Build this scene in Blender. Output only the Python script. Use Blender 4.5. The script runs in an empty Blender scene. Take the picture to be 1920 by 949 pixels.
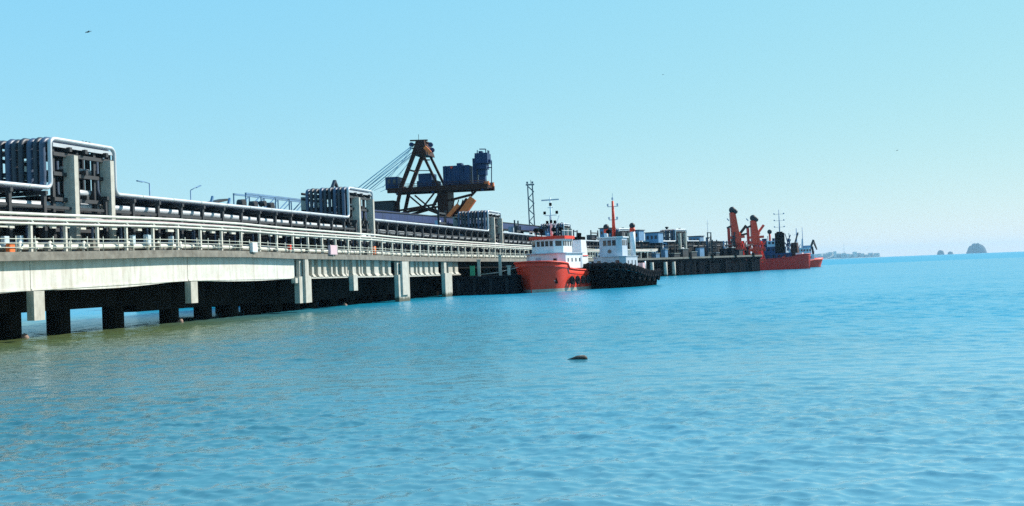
import bpy, bmesh, math, random
from mathutils import Vector, Matrix
import numpy as np

random.seed(7)
sc = bpy.context.scene
col = sc.collection
rad = math.radians

# ------------------------------------------------------------------ camera
CAM_H, PITCH, ROLL, FPX = 3.6, rad(.94), rad(2.23), 2059.0
cam_d = bpy.data.cameras.new('camera')
cam = bpy.data.objects.new('camera', cam_d)
col.objects.link(cam)
cam_d.sensor_width = 36.0
cam_d.lens = 36.0 * FPX / 1920.0
cam_d.clip_start, cam_d.clip_end = .5, 60000
cam.matrix_world = (Matrix.Translation((0, 0, CAM_H)) @ Matrix.Rotation(rad(90) + PITCH, 4, 'X')
                    @ Matrix.Rotation(-ROLL, 4, 'Z'))
sc.camera = cam

# ------------------------------------------------------------------ light
SUN_EL, SUN_HEAD = rad(37), rad(62)          # heading clockwise from +Y
world = bpy.data.worlds.new('World')
sc.world = world
world.use_nodes = True
wn, wl = world.node_tree.nodes, world.node_tree.links
wn.clear()
sky = wn.new('ShaderNodeTexSky')
sky.sky_type = 'NISHITA'
sky.sun_disc = False
sky.sun_elevation = SUN_EL
sky.sun_rotation = SUN_HEAD
sky.altitude, sky.air_density, sky.dust_density, sky.ozone_density = 2000, 1.0, 0.0, 6.0
# the same response for the whole dome: a soft-shouldered, cyan-leaning clear sky
sp = wn.new('ShaderNodeSeparateColor'); cb = wn.new('ShaderNodeCombineColor')
wl.new(sky.outputs[0], sp.inputs[0])
for i, (gam, k) in enumerate(((.60, 1.75), (.22, 3.86), (-.08, 7.15))):
    pw = wn.new('ShaderNodeMath'); pw.operation = 'POWER'; pw.inputs[1].default_value = gam
    ml = wn.new('ShaderNodeMath'); ml.operation = 'MULTIPLY'; ml.inputs[1].default_value = k
    wl.new(sp.outputs[i], pw.inputs[0]); wl.new(pw.outputs[0], ml.inputs[0]); wl.new(ml.outputs[0], cb.inputs[i])
bg = wn.new('ShaderNodeBackground'); bg.inputs[1].default_value = .10
wo = wn.new('ShaderNodeOutputWorld')
wl.new(cb.outputs[0], bg.inputs[0]); wl.new(bg.outputs[0], wo.inputs[0])
sun_d = bpy.data.lights.new('sun', 'SUN')
sun_d.energy, sun_d.angle, sun_d.color = 5.0, rad(.5), (1, .95, .86)
sun = bpy.data.objects.new('sun', sun_d)
col.objects.link(sun)
sd = Vector((math.sin(SUN_HEAD) * math.cos(SUN_EL), math.cos(SUN_HEAD) * math.cos(SUN_EL), math.sin(SUN_EL)))
sun.rotation_euler = sd.to_track_quat('Z', 'Y').to_euler()
sun.location = (60, 60, 90)
vs = sc.view_settings
vs.view_transform, vs.look, vs.gamma, vs.exposure = 'Standard', 'None', 1.0, 0.56
vs.use_curve_mapping = False
sc.cycles.use_denoising = False
sc.cycles.max_bounces = 6
sc.cycles.volume_bounces = 0

# ------------------------------------------------------------------ layout helpers
_f = Vector((0, math.cos(PITCH), math.sin(PITCH)))
_u0 = Vector((0, -math.sin(PITCH), math.cos(PITCH)))
_r = Vector((1, 0, 0)) * math.cos(ROLL) - _u0 * math.sin(ROLL)
_u = _u0 * math.cos(ROLL) + Vector((1, 0, 0)) * math.sin(ROLL)
EYE = Vector((0, 0, CAM_H))


def sight(x, y):
    return _f * FPX + _r * (x - 960) + _u * (474.5 - y)


def at(x, y, Y):
    d = sight(x, y)
    return EYE + d * (Y / d.y)


TH = rad(14)
P0 = Vector((-34.9, 74.9, 0))
BEND0, BENDL, TH2 = 240.0, 45.0, rad(40)


def heading(s):
    if s < BEND0: return TH
    if s > BEND0 + BENDL: return TH2
    return TH + (TH2 - TH) * (s - BEND0) / BENDL


_tab = [(-60.0, P0 + Vector((math.sin(TH), math.cos(TH), 0)) * -60)]
while _tab[-1][0] < 620:
    s_, p_ = _tab[-1]
    st_ = BEND0 + 60 if s_ < 0 and False else (1.0)
    h_ = heading(s_ + .5)
    _tab.append((s_ + 1.0, p_ + Vector((math.sin(h_), math.cos(h_), 0))))


def base(s):
    k = min(max(s + 60, 0), len(_tab) - 2)
    i = int(k)
    return _tab[i][1].lerp(_tab[i + 1][1], k - i)


def J(s, t, z):
    """a point on the jetty: s along it, t across it (positive towards the open water), z up"""
    h = heading(s)
    p = base(s) + Vector((math.cos(h), -math.sin(h), 0)) * t
    return Vector((p.x, p.y, z))


_dz = [(-60, 5.6), (-1, 5.98), (7, 6.09), (18, 6.28), (22, 6.34), (35, 6.35), (45, 6.2), (71, 6.08), (82, 5.92), (108, 5.85), (147, 5.8), (900, 5.8)]


def zd(s):
    for (a, za), (b, zb) in zip(_dz, _dz[1:]):
        if s <= b:
            k = (s - a) / (b - a)
            return za + (zb - za) * max(0, k)
    return 5.8


def on(x, y, t):
    """where the sight line through a picture point meets the straight jetty's plane t"""
    n = Vector((math.cos(TH), -math.sin(TH), 0)); tt = Vector((math.sin(TH), math.cos(TH), 0))
    d = sight(x, y)
    k = (P0 + n * t - EYE).dot(n) / d.dot(n)
    q = EYE + d * k
    return (q - P0).dot(tt), q.z


# ------------------------------------------------------------------ materials
def mat(name, c, rough=.6, metal=0.0, var=.25, scale=1.5, streak=0.0, streak_col=None, bump=0.0, spec=.5, rust=0.0, rust_col=(.16, .06, .025), tide=0.0):
    m = bpy.data.materials.new(name)
    m.use_nodes = True
    n, l = m.node_tree.nodes, m.node_tree.links
    b = n['Principled BSDF']
    b.inputs['Roughness'].default_value = rough
    b.inputs['Metallic'].default_value = metal
    b.inputs['Specular IOR Level'].default_value = spec
    g = n.new('ShaderNodeNewGeometry')
    no = n.new('ShaderNodeTexNoise'); no.inputs['Scale'].default_value = scale; no.inputs['Detail'].default_value = 5
    no.inputs['Roughness'].default_value = .65
    l.new(g.outputs['Position'], no.inputs['Vector'])
    mr = n.new('ShaderNodeMapRange'); mr.inputs[1].default_value = .3; mr.inputs[2].default_value = .7
    mr.inputs[3].default_value = 1 - var; mr.inputs[4].default_value = 1 + var * .6
    l.new(no.outputs[0], mr.inputs[0])
    mx = n.new('ShaderNodeMix'); mx.data_type = 'RGBA'; mx.blend_type = 'MULTIPLY'; mx.inputs[0].default_value = 1
    mx.inputs[6].default_value = (*c, 1)
    l.new(mr.outputs[0], mx.inputs[7])
    out = mx.outputs[2]
    if streak > 0:
        mp = n.new('ShaderNodeMapping'); mp.inputs['Scale'].default_value = (1.3, 1.3, .12)
        l.new(g.outputs['Position'], mp.inputs[0])
        n2 = n.new('ShaderNodeTexNoise'); n2.inputs['Scale'].default_value = 1.4; n2.inputs['Detail'].default_value = 6
        n2.inputs['Roughness'].default_value = .7
        l.new(mp.outputs[0], n2.inputs['Vector'])
        r2 = n.new('ShaderNodeMapRange'); r2.inputs[1].default_value = .48; r2.inputs[2].default_value = .72
        r2.inputs[3].default_value = 0; r2.inputs[4].default_value = streak
        l.new(n2.outputs[0], r2.inputs[0])
        m2 = n.new('ShaderNodeMix'); m2.data_type = 'RGBA'
        l.new(r2.outputs[0], m2.inputs[0]); l.new(out, m2.inputs[6])
        m2.inputs[7].default_value = (*(streak_col or [v * .35 for v in c]), 1)
        out = m2.outputs[2]
    if rust > 0:
        n3 = n.new('ShaderNodeTexNoise'); n3.inputs['Scale'].default_value = scale * .8; n3.inputs['Detail'].default_value = 8
        n3.inputs['Roughness'].default_value = .75
        ad = n.new('ShaderNodeVectorMath'); ad.inputs[1].default_value = (17, 5, 3)
        l.new(g.outputs['Position'], ad.inputs[0]); l.new(ad.outputs[0], n3.inputs['Vector'])
        r3 = n.new('ShaderNodeMapRange'); r3.inputs[1].default_value = .55; r3.inputs[2].default_value = .68
        r3.inputs[3].default_value = 0; r3.inputs[4].default_value = rust
        l.new(n3.outputs[0], r3.inputs[0])
        m3 = n.new('ShaderNodeMix'); m3.data_type = 'RGBA'
        l.new(r3.outputs[0], m3.inputs[0]); l.new(out, m3.inputs[6]); m3.inputs[7].default_value = (*rust_col, 1)
        out = m3.outputs[2]
    if tide > 0:      # weed and damp up to the high-water mark
        sz = n.new('ShaderNodeSeparateXYZ'); l.new(g.outputs['Position'], sz.inputs[0])
        a1 = n.new('ShaderNodeMath'); a1.operation = 'MULTIPLY_ADD'; a1.inputs[1].default_value = .9; l.new(no.outputs[0], a1.inputs[0]); l.new(sz.outputs[2], a1.inputs[2])
        r4 = n.new('ShaderNodeMapRange'); r4.inputs[1].default_value = tide + .25; r4.inputs[2].default_value = tide + .65; r4.inputs[3].default_value = .92; r4.inputs[4].default_value = 0
        l.new(a1.outputs[0], r4.inputs[0])
        m4 = n.new('ShaderNodeMix'); m4.data_type = 'RGBA'; l.new(r4.outputs[0], m4.inputs[0]); l.new(out, m4.inputs[6]); m4.inputs[7].default_value = (.035, .040, .020, 1)
        out = m4.outputs[2]
    l.new(out, b.inputs['Base Color'])
    if bump > 0:
        bp = n.new('ShaderNodeBump'); bp.inputs['Strength'].default_value = bump; bp.inputs['Distance'].default_value = .05
        l.new(no.outputs[0], bp.inputs['Height']); l.new(bp.outputs[0], b.inputs['Normal'])
    return m


M = dict(
    girder=mat('weathered_concrete', (.62, .60, .54), .85, var=.14, scale=.9, rust=.30, rust_col=(.36, .27, .17), streak=.55, streak_col=(.27, .23, .17), bump=.3),
    deckc=mat('deck_concrete', (.20, .185, .155), .9, var=.45, scale=1.2, streak=.5, streak_col=(.12, .09, .06)),
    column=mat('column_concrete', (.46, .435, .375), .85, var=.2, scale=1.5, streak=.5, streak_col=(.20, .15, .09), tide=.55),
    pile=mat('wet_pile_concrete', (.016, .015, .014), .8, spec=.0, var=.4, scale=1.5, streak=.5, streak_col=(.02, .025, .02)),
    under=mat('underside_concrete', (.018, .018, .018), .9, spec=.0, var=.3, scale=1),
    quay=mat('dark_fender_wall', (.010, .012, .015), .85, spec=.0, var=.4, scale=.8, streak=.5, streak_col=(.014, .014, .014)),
    stump=mat('broken_stump_concrete', (.30, .20, .16), .9, var=.4, scale=4),
    post=mat('cream_post_paint', (.58, .55, .47), .7, var=.2, scale=2, rust=.5),
    rail=mat('railing_paint', (.45, .46, .38), .6, var=.2, scale=2, rust=.4),
    steel=mat('dark_rack_steel', (.022, .025, .029), .6, var=.3, scale=1.5, rust=.5, rust_col=(.07, .04, .03)),
    jacket=mat('aluminium_pipe_jacket', (.47, .49, .51), .42, .25, var=.12, scale=1.2, streak=.2),
    pipew=mat('cream_pipe_paint', (.60, .58, .50), .5, var=.18, scale=1.2, rust=.35),
    pipeg=mat('green_grey_pipe_paint', (.42, .46, .40), .5, var=.2, scale=1.2, rust=.35),
    pipep=mat('faded_pink_pipe_paint', (.55, .40, .38), .5, var=.2, scale=1.2),
    pipeb=mat('blue_grey_pipe_paint', (.045, .075, .13), .45, var=.25, scale=1.0, rust=.3),
    piped=mat('dark_pipe_paint', (.022, .030, .045), .5, var=.3, scale=1.0, rust=.3),
    clad=mat('navy_cladding', (.008, .028, .115), .55, var=.3, scale=.6, streak=.4),
    dclad=mat('dark_cladding', (.010, .013, .018), .6, var=.4, scale=.5, streak=.4),
    lblue=mat('pale_blue_steel', (.12, .24, .38), .55, var=.25, scale=1),
    crane=mat('crane_brown_steel', (.045, .015, .010), .6, spec=.15, var=.3, scale=.7, rust=.5, rust_col=(.11, .032, .014)),
    craneb=mat('crane_blue_cladding', (.010, .038, .105), .55, spec=.25, var=.3, scale=.5, streak=.4),
    orange=mat('orange_paint', (.85, .17, .028), .5, var=.25, scale=.8, rust=.3),
    galv=mat('galvanised_steel', (.10, .135, .165), .55, var=.2, scale=1),
    cable=mat('pale_wire_rope', (.50, .68, .76), .5, var=.1),
    red=mat('red_hull_paint', (.78, .042, .016), .5, spec=.3, var=.16, scale=.7, streak=.35, streak_col=(.40, .05, .03)),
    dred=mat('oxide_red_hull_paint', (.66, .036, .022), .5, spec=.3, var=.2, scale=.5, streak=.4),
    armred=mat('vermilion_steel_paint', (.84, .060, .022), .5, spec=.3, var=.2, scale=.5, streak=.3),
    boot=mat('pale_boot_topping', (.42, .40, .33), .6, var=.3, scale=2, streak=.5),
    white=mat('white_paint', (.74, .75, .75), .4, var=.08, scale=1, streak=.25, streak_col=(.45, .36, .28)),
    grey=mat('grey_blue_paint', (.42, .48, .55), .45, var=.12, scale=1, streak=.25),
    black=mat('black_hull_paint', (.006, .006, .007), .7, spec=.0, var=.3, scale=1.2, streak=.3, streak_col=(.02, .015, .012)),
    rubber=mat('tyre_rubber', (.024, .024, .026), .9, spec=.0, var=.3, scale=4),
    glass=mat('dark_window_glass', (.012, .018, .024), .08, var=.05),
    rope=mat('pale_rope', (.5, .48, .42), .9),
    ibox=mat('pale_blue_cabinet_paint', (.50, .60, .66), .5, var=.1, scale=3),
    pink=mat('faded_pink_board', (.62, .42, .44), .6, var=.15, scale=4),
    green=mat('green_box_paint', (.02, .30, .14), .5, var=.15, scale=3),
    isle=mat('island_scrub', (.016, .030, .032), .95, var=.5, scale=.08),
    shore=mat('far_shore_ground', (.24, .28, .27), .95, var=.4, scale=.01),
    bldw=mat('far_white_render', (.62, .60, .56), .8, var=.1, scale=.05),
    bldg=mat('far_grey_render', (.35, .36, .36), .8, var=.1, scale=.05),
    feather=mat('dark_feathers', (.03, .03, .03), .8, var=.3, scale=8),
    flot=mat('sodden_wood', (.035, .030, .022), .75, var=.5, scale=9, bump=.5),
    flotp=mat('dry_pale_wood', (.42, .38, .33), .85, var=.3, scale=14),
)


# ------------------------------------------------------------------ mesh helpers
ORG = {}


def orient(d):
    d = Vector(d).normalized()
    up = Vector((0, 0, 1)) if abs(d.z) < .95 else Vector((0, 1, 0))
    a = d.cross(up).normalized()
    return d, a, a.cross(d).normalized()


class MB:
    def __init__(self): self.v, self.f, self.smooth = [], [], []

    def add(self, vs, fs, smooth=False):
        k = len(self.v)
        self.v += [Vector(p) for p in vs]
        for f in fs:
            self.f.append([i + k for i in f]); self.smooth.append(smooth)
        return self

    def hexa(self, p):   # 8 corners: bottom 4 ccw, top 4 ccw
        return self.add(p, [(3, 2, 1, 0), (4, 5, 6, 7), (0, 1, 5, 4), (1, 2, 6, 5), (2, 3, 7, 6), (3, 0, 4, 7)])

    def box(self, c, size, rz=0.0):
        c = Vector(c); x, y, z = [s / 2 for s in size]
        R = Matrix.Rotation(rz, 3, 'Z')
        return self.hexa([c + R @ Vector(p) for p in ((-x, -y, -z), (x, -y, -z), (x, y, -z), (-x, y, -z), (-x, -y, z), (x, -y, z), (x, y, z), (-x, y, z))])

    def jbox(self, s0, s1, t0, t1, z0, z1):   # block in jetty coordinates
        if callable(z0): za, zb = z0(s0), z0(s1)
        else: za = zb = z0
        if callable(z1): zc, ze = z1(s0), z1(s1)
        else: zc = ze = z1
        return self.hexa([J(s0, t0, za), J(s1, t0, zb), J(s1, t1, zb), J(s0, t1, za), J(s0, t0, zc), J(s1, t0, ze), J(s1, t1, ze), J(s0, t1, zc)])

    def bar(self, p, q, w, h=None):
        p, q = Vector(p), Vector(q); h = h or w
        d, a, b = orient(q - p)
        a, b = a * w / 2, b * h / 2
        return self.hexa([p - a - b, p + a - b, q + a - b, q - a - b, p - a + b, p + a + b, q + a + b, q - a + b])

    def tube(self, pts, r, n=8, cap=True, r2=None):
        pts = [Vector(p) for p in pts]
        rings = []
        pa = None
        for i, p in enumerate(pts):
            d = (pts[min(i + 1, len(pts) - 1)] - pts[max(i - 1, 0)])
            d, a, b = orient(d)
            if pa is not None:
                a = (pa - d * pa.dot(d))
                if a.length < 1e-4: d, a, b = orient(d)
                a.normalize(); b = a.cross(d)
            pa = a
            rr = r if r2 is None else r + (r2 - r) * i / (len(pts) - 1)
            rings.append([p + (a * math.cos(6.28319 * k / n) + b * math.sin(6.28319 * k / n)) * rr for k in range(n)])
        return self.loft(rings, cap)

    def loft(self, rings, cap=True, smooth=True, closed=True):
        n = len(rings[0]); vs = [p for r in rings for p in r]; fs = []
        for i in range(len(rings) - 1):
            for k in range(n if closed else n - 1):
                k2 = (k + 1) % n
                fs.append((i * n + k, i * n + k2, (i + 1) * n + k2, (i + 1) * n + k))
        self.add(vs, fs, smooth)
        if cap:
            k0 = len(self.v) - len(vs)
            self.f.append([k0 + k for k in range(n)][::-1]); self.smooth.append(False)
            self.f.append([k0 + (len(rings) - 1) * n + k for k in range(n)]); self.smooth.append(False)
        return self

    def ball(self, c, r, n=10, m=6, sx=1, sy=1, sz=1, jig=0):
        c = Vector(c); rings = []
        for i in range(m + 1):
            a = -math.pi / 2 + math.pi * i / m
            rr = max(math.cos(a), .02)
            rings.append([c + Vector((math.cos(6.28319 * k / n) * rr * sx, math.sin(6.28319 * k / n) * rr * sy, math.sin(a) * sz)) * r * (1 + random.uniform(-jig, jig)) for k in range(n)])
        return self.loft(rings)

    def mesh(self, name, o=(0, 0, 0)):
        o = Vector(o)
        me = bpy.data.meshes.new(name)
        me.from_pydata([p - o for p in self.v], [], self.f)
        me.polygons.foreach_set('use_smooth', self.smooth)
        bm = bmesh.new(); bm.from_mesh(me); bmesh.ops.recalc_face_normals(bm, faces=bm.faces); bm.to_mesh(me); bm.free()
        me.update()
        return me

    def build(self, name, m, parent=None, origin=None):
        o = ORG.get(parent.name, Vector((0, 0, 0))) if parent else Vector(origin or (0, 0, 0))
        me = self.mesh(name, o)
        me.materials.append(M[m] if isinstance(m, str) else m)
        ob = bpy.data.objects.new(name, me); col.objects.link(ob)
        if parent: ob.parent = parent
        else: ob.location = o
        ORG[ob.name] = o
        return ob


def tag(o, label, cat, group=None, kind=None):
    if label: o['label'] = label
    if cat: o['category'] = cat
    if group: o['group'] = group
    if kind: o['kind'] = kind
    return o


def thing(name, loc, label, cat, group=None):
    e = bpy.data.objects.new(name, None); col.objects.link(e)
    e.location = loc; e.empty_display_size = .5
    ORG[e.name] = Vector(loc)
    return tag(e, label, cat, group)


def put(name, me, parent, loc, rz=0.0, scale=None):
    """one more piece that shares mesh data; loc in world coordinates"""
    ob = bpy.data.objects.new(name, me); col.objects.link(ob)
    ob.parent = parent
    ob.location = Vector(loc) - ORG[parent.name]
    ob.rotation_euler = (0, 0, rz)
    if scale: ob.scale = scale
    ORG[ob.name] = ORG[parent.name]
    return ob


def unit(mb, name, m):
    me = mb.mesh(name); me.materials.append(M[m]); return me


# ------------------------------------------------------------------ water
def water_material(name, RIP, rough):
    m = bpy.data.materials.new(name); m.use_nodes = True
    n, l = m.node_tree.nodes, m.node_tree.links
    b = n['Principled BSDF']
    g = n.new('ShaderNodeNewGeometry')

    def noise(scale, stretch, detail=3, rough=.55, rot=0.0):
        mp = n.new('ShaderNodeMapping'); mp.inputs['Scale'].default_value = stretch; mp.inputs['Rotation'].default_value = (0, 0, rot)
        l.new(g.outputs['Position'], mp.inputs[0])
        t = n.new('ShaderNodeTexNoise'); t.inputs['Scale'].default_value = scale; t.inputs['Detail'].default_value = detail
        t.inputs['Roughness'].default_value = rough
        l.new(mp.outputs[0], t.inputs['Vector'])
        return t.outputs[0]

    def math_(op, a, c):
        k = n.new('ShaderNodeMath'); k.operation = op
        for i, v in enumerate((a, c)):
            if isinstance(v, (int, float)): k.inputs[i].default_value = v
            else: l.new(v, k.inputs[i])
        return k.outputs[0]

    def rng(v, a, b_, c, d, smooth=True):
        k = n.new('ShaderNodeMapRange'); k.interpolation_type = 'SMOOTHSTEP' if smooth else 'LINEAR'
        for i, q in zip((1, 2, 3, 4), (a, b_, c, d)): k.inputs[i].default_value = q
        l.new(v, k.inputs[0]); return k.outputs[0]
    # silt: olive sediment plus the girder's reflection painted in; blue water beyond
    sep = n.new('ShaderNodeSeparateXYZ'); l.new(g.outputs['Position'], sep.inputs[0])
    nx, ny = math.cos(TH), -math.sin(TH)
    t = math_('ADD', math_('MULTIPLY', sep.outputs[0], nx), math_('MULTIPLY', sep.outputs[1], ny))
    t = math_('SUBTRACT', t, P0.x * nx + P0.y * ny)
    wob = math_('MULTIPLY', math_('SUBTRACT', noise(.06, (1, 1, 1), 4), .5), 26)
    t = math_('ADD', t, wob)
    along = math_('ADD', math_('MULTIPLY', sep.outputs[0], math.sin(TH)), math_('MULTIPLY', sep.outputs[1], math.cos(TH)))
    along = math_('SUBTRACT', along, P0.x * math.sin(TH) + P0.y * math.cos(TH))
    silt_refl = math_('MULTIPLY', rng(t, 0, 26, 1, 0), rng(along, 10, 70, 1, 0))
    murk = math_('MULTIPLY', rng(t, 12, 72, 1.0, 0), rng(along, -30, 80, 1, 0))
    mur = math_('MAXIMUM', silt_refl, murk)
    cm = n.new('ShaderNodeMix'); cm.data_type = 'RGBA'
    cm.inputs[7].default_value = (.085, .115, .045, 1)
    l.new(silt_refl, cm.inputs[0])
    mk_ = n.new('ShaderNodeMix'); mk_.data_type = 'RGBA'; mk_.inputs[6].default_value = (.008, .205, .335, 1); mk_.inputs[7].default_value = (.026, .088, .085, 1)
    # water painted paler at the lower right, in place of bright sky reflection
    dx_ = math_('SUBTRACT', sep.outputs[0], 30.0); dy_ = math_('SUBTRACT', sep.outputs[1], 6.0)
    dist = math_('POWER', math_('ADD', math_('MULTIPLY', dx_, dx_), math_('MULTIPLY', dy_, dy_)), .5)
    sky_refl = rng(math_('ADD', dist, math_('MULTIPLY', wob, .5)), 22, 62, 1, 0)
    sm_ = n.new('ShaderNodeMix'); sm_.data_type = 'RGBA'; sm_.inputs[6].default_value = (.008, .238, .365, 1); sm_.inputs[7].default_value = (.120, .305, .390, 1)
    l.new(sky_refl, sm_.inputs[0]); l.new(sm_.outputs[2], mk_.inputs[6])
    l.new(murk, mk_.inputs[0]); l.new(mk_.outputs[2], cm.inputs[6])
    l.new(cm.outputs[2], b.inputs['Base Color'])
    b.inputs['IOR'].default_value = 1.333
    b.inputs['Roughness'].default_value = rough
    if rough < .3:      # waves too small for the mesh show as gloss
        at_ = n.new('ShaderNodeAttribute'); at_.attribute_name = 'unresolved'
        al = math_('MINIMUM', math_('ADD', math_('MULTIPLY', at_.outputs['Fac'], 7.0), .02), .4)
        l.new(al, b.inputs['Roughness'])
    # ripples below the mesh's reach; the larger waves are modelled in the mesh
    nv = g.outputs['Normal']
    ra = n.new('ShaderNodeAttribute'); ra.attribute_name = 'ruffle'; ruf = ra.outputs['Fac']
    for scale, st, amp, off in RIP:
        mp = n.new('ShaderNodeMapping'); mp.inputs['Scale'].default_value = st; mp.inputs['Location'].default_value = off
        l.new(g.outputs['Position'], mp.inputs[0])
        k = n.new('ShaderNodeTexNoise'); k.inputs['Scale'].default_value = scale; k.inputs['Detail'].default_value = 2
        l.new(mp.outputs[0], k.inputs['Vector'])
        v = n.new('ShaderNodeVectorMath'); v.operation = 'SUBTRACT'; v.inputs[1].default_value = (.5, .5, .5); l.new(k.outputs['Color'], v.inputs[0])
        v2 = n.new('ShaderNodeVectorMath'); v2.operation = 'MULTIPLY'; v2.inputs[1].default_value = (amp, amp, 0); l.new(v.outputs[0], v2.inputs[0])
        v3 = n.new('ShaderNodeVectorMath'); l.new(nv, v3.inputs[0]); l.new(v2.outputs[0], v3.inputs[1])
        nv = v3.outputs[0]
        if rough < .3:
            v4 = n.new('ShaderNodeVectorMath'); v4.operation = 'SCALE'; l.new(v2.outputs[0], v4.inputs[0]); l.new(ruf, v4.inputs[3]); l.new(v4.outputs[0], v3.inputs[1])
    nrm = n.new('ShaderNodeVectorMath'); nrm.operation = 'NORMALIZE'; l.new(nv, nrm.inputs[0])
    l.new(nrm.outputs[0], b.inputs['Normal'])
    return m


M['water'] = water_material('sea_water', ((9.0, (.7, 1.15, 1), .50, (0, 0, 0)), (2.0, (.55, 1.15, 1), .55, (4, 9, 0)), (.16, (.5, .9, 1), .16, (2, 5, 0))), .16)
M['water_far'] = water_material('distant_sea_water', ((.16, (.5, .9, 1), .16, (2, 5, 0)), (.012, (.5, 1.5, 1), .10, (2, 5, 0))), .46)


def build_water():
    rng = np.random.default_rng(11)
    ys = [9.0]
    while ys[-1] < 640: ys.append(ys[-1] + .0036 * ys[-1] + .006)
    ys = np.array(ys); nx = 840
    ks = np.linspace(-1, 1, nx)
    Yg, Kg = np.meshgrid(ys, ks, indexing='ij')
    half = .54 * Yg + 9
    Xg = Kg * half
    cell = np.maximum(half * 2 / nx, .0036 * Yg + .006)
    lost = np.zeros_like(Xg)
    # calmer and rougher patches of wind
    pat = np.zeros_like(Xg)
    for i in range(14):
        L = rng.uniform(18, 90); a = rng.normal(0, .35)
        pat += np.sin(2 * np.pi / L * (Yg * np.cos(a) + .45 * Xg * np.sin(a + .3)) + rng.uniform(0, 6.28))
    pat = 1.0 + .10 * pat
    pat = np.clip(pat, .6, 1.3)
    # sheltered, glossier water close in on the right; wind-ruffled beyond
    dd = np.hypot((Xg - 22) * .8, Yg - 14) + 4 * pat
    k = np.clip((dd - 24) / 42, 0, 1); k = k * k * (3 - 2 * k)
    pat = pat * (.82 + .26 * k)
    Z = np.zeros_like(Xg); DX = np.zeros_like(Xg); DY = np.zeros_like(Xg)
    N = 110
    lam = np.exp(rng.uniform(np.log(.17), np.log(2.6), N))
    ang = rng.normal(.05, .70, N)
    for L, a in zip(lam, ang):
        slope = .046 * (L / .42) ** (-.78 if L > .42 else .20)
        amp = slope * L / 6.283
        fade = np.clip((L / cell - 2.2) / 2.5, 0, 1)
        ph = 6.283 / L * (Xg * math.sin(a) + Yg * math.cos(a)) + rng.uniform(0, 6.283)
        lost += .25 * slope * slope * (1 - fade * fade)
        Z += amp * fade * np.cos(ph)
        q = .8 * amp * fade * np.sin(ph)
        DX -= q * math.sin(a); DY -= q * math.cos(a)
    edge = np.clip((1 - np.abs(Kg)) * 14, 0, 1) * np.clip((640 - Yg) / 200, 0, 1) * np.clip((Yg - 9) / 1.5, 0, 1)
    Z *= edge * pat; DX *= edge * pat; DY *= edge * pat
    co = np.stack([Xg + DX, Yg + DY, Z], -1).reshape(-1, 3)
    ny = len(ys)
    i0 = (np.arange(ny - 1)[:, None] * nx + np.arange(nx - 1)[None, :]).reshape(-1)
    quads = np.stack([i0, i0 + 1, i0 + nx + 1, i0 + nx], -1)
    # the rest of the sea, flat to the horizon, meeting the edge of the ruffled part
    nb = len(co)
    y0, y1 = ys[0], ys[-1]; h0, h1 = .54 * y0 + 9, .54 * y1 + 9
    extra = np.array([(-9000, -150, 0), (9000, -150, 0), (9000, 13000, 0), (-9000, 13000, 0), (-9000, y1, 0), (9000, y1, 0), (-9000, y0, 0), (9000, y0, 0)], float)
    a0, a1, b0, b1 = 0, nx - 1, (ny - 1) * nx, ny * nx - 1
    big = np.array([(nb + 0, nb + 1, nb + 7, nb + 6), (nb + 6, a0, b0, nb + 4), (a1, nb + 7, nb + 5, b1), (nb + 4, nb + 5, nb + 2, nb + 3)])
    co = np.concatenate([co, extra]); quads = np.concatenate([quads, big])
    me = bpy.data.meshes.new('water')
    me.vertices.add(len(co)); me.vertices.foreach_set('co', co.astype(np.float32).ravel())
    me.loops.add(len(quads) * 4); me.loops.foreach_set('vertex_index', quads.astype(np.int32).ravel())
    me.polygons.add(len(quads)); me.polygons.foreach_set('loop_start', np.arange(len(quads), dtype=np.int32) * 4)
    me.update(calc_edges=True)
    la = me.attributes.new('unresolved', 'FLOAT', 'POINT')
    lv = np.concatenate([lost.reshape(-1), np.full(8, lost.max())]); la.data.foreach_set('value', lv.astype(np.float32))
    pa = me.attributes.new('ruffle', 'FLOAT', 'POINT')
    pa.data.foreach_set('value', np.concatenate([(pat * (.35 + .65 * np.clip(lost / (.6 * lost.max()), 0, 1))).reshape(-1), np.ones(8)]).astype(np.float32))
    mi = np.zeros(len(quads), np.int32); mi[-4:] = 1
    me.polygons.foreach_set('material_index', mi)
    me.polygons.foreach_set('use_smooth', np.ones(len(quads), bool))
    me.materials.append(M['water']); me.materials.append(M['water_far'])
    ob = bpy.data.objects.new('water', me); col.objects.link(ob)
    tag(ob, None, None, kind='structure')


build_water()

# ------------------------------------------------------------------ the jetty
jetty = thing('jetty', J(0, 0, 0), 'long concrete jetty on dark piles carrying pipes far out over the water', 'jetty')
S_IN, S_END = -45.0, 360.0
cuts = [S_IN, -20, -1, 7, 18, 22, 35, 45, 71, 82, 108, 147, 200, 240, 248, 256, 264, 272, 280, 288, 320, S_END]
m_ = MB()
for a, b in zip(cuts, cuts[1:]):
    m_.jbox(a, b, -16.5, .68, lambda s: zd(s) - .38, zd)
m_.build('deck_slab', 'deckc', jetty)
m_ = MB()
for a, b in zip(cuts, cuts[1:]):
    m_.jbox(a, b, .34, .62, lambda s: zd(s) + .004, lambda s: zd(s) + .24)
m_.build('kerb', 'deckc', jetty)
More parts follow.
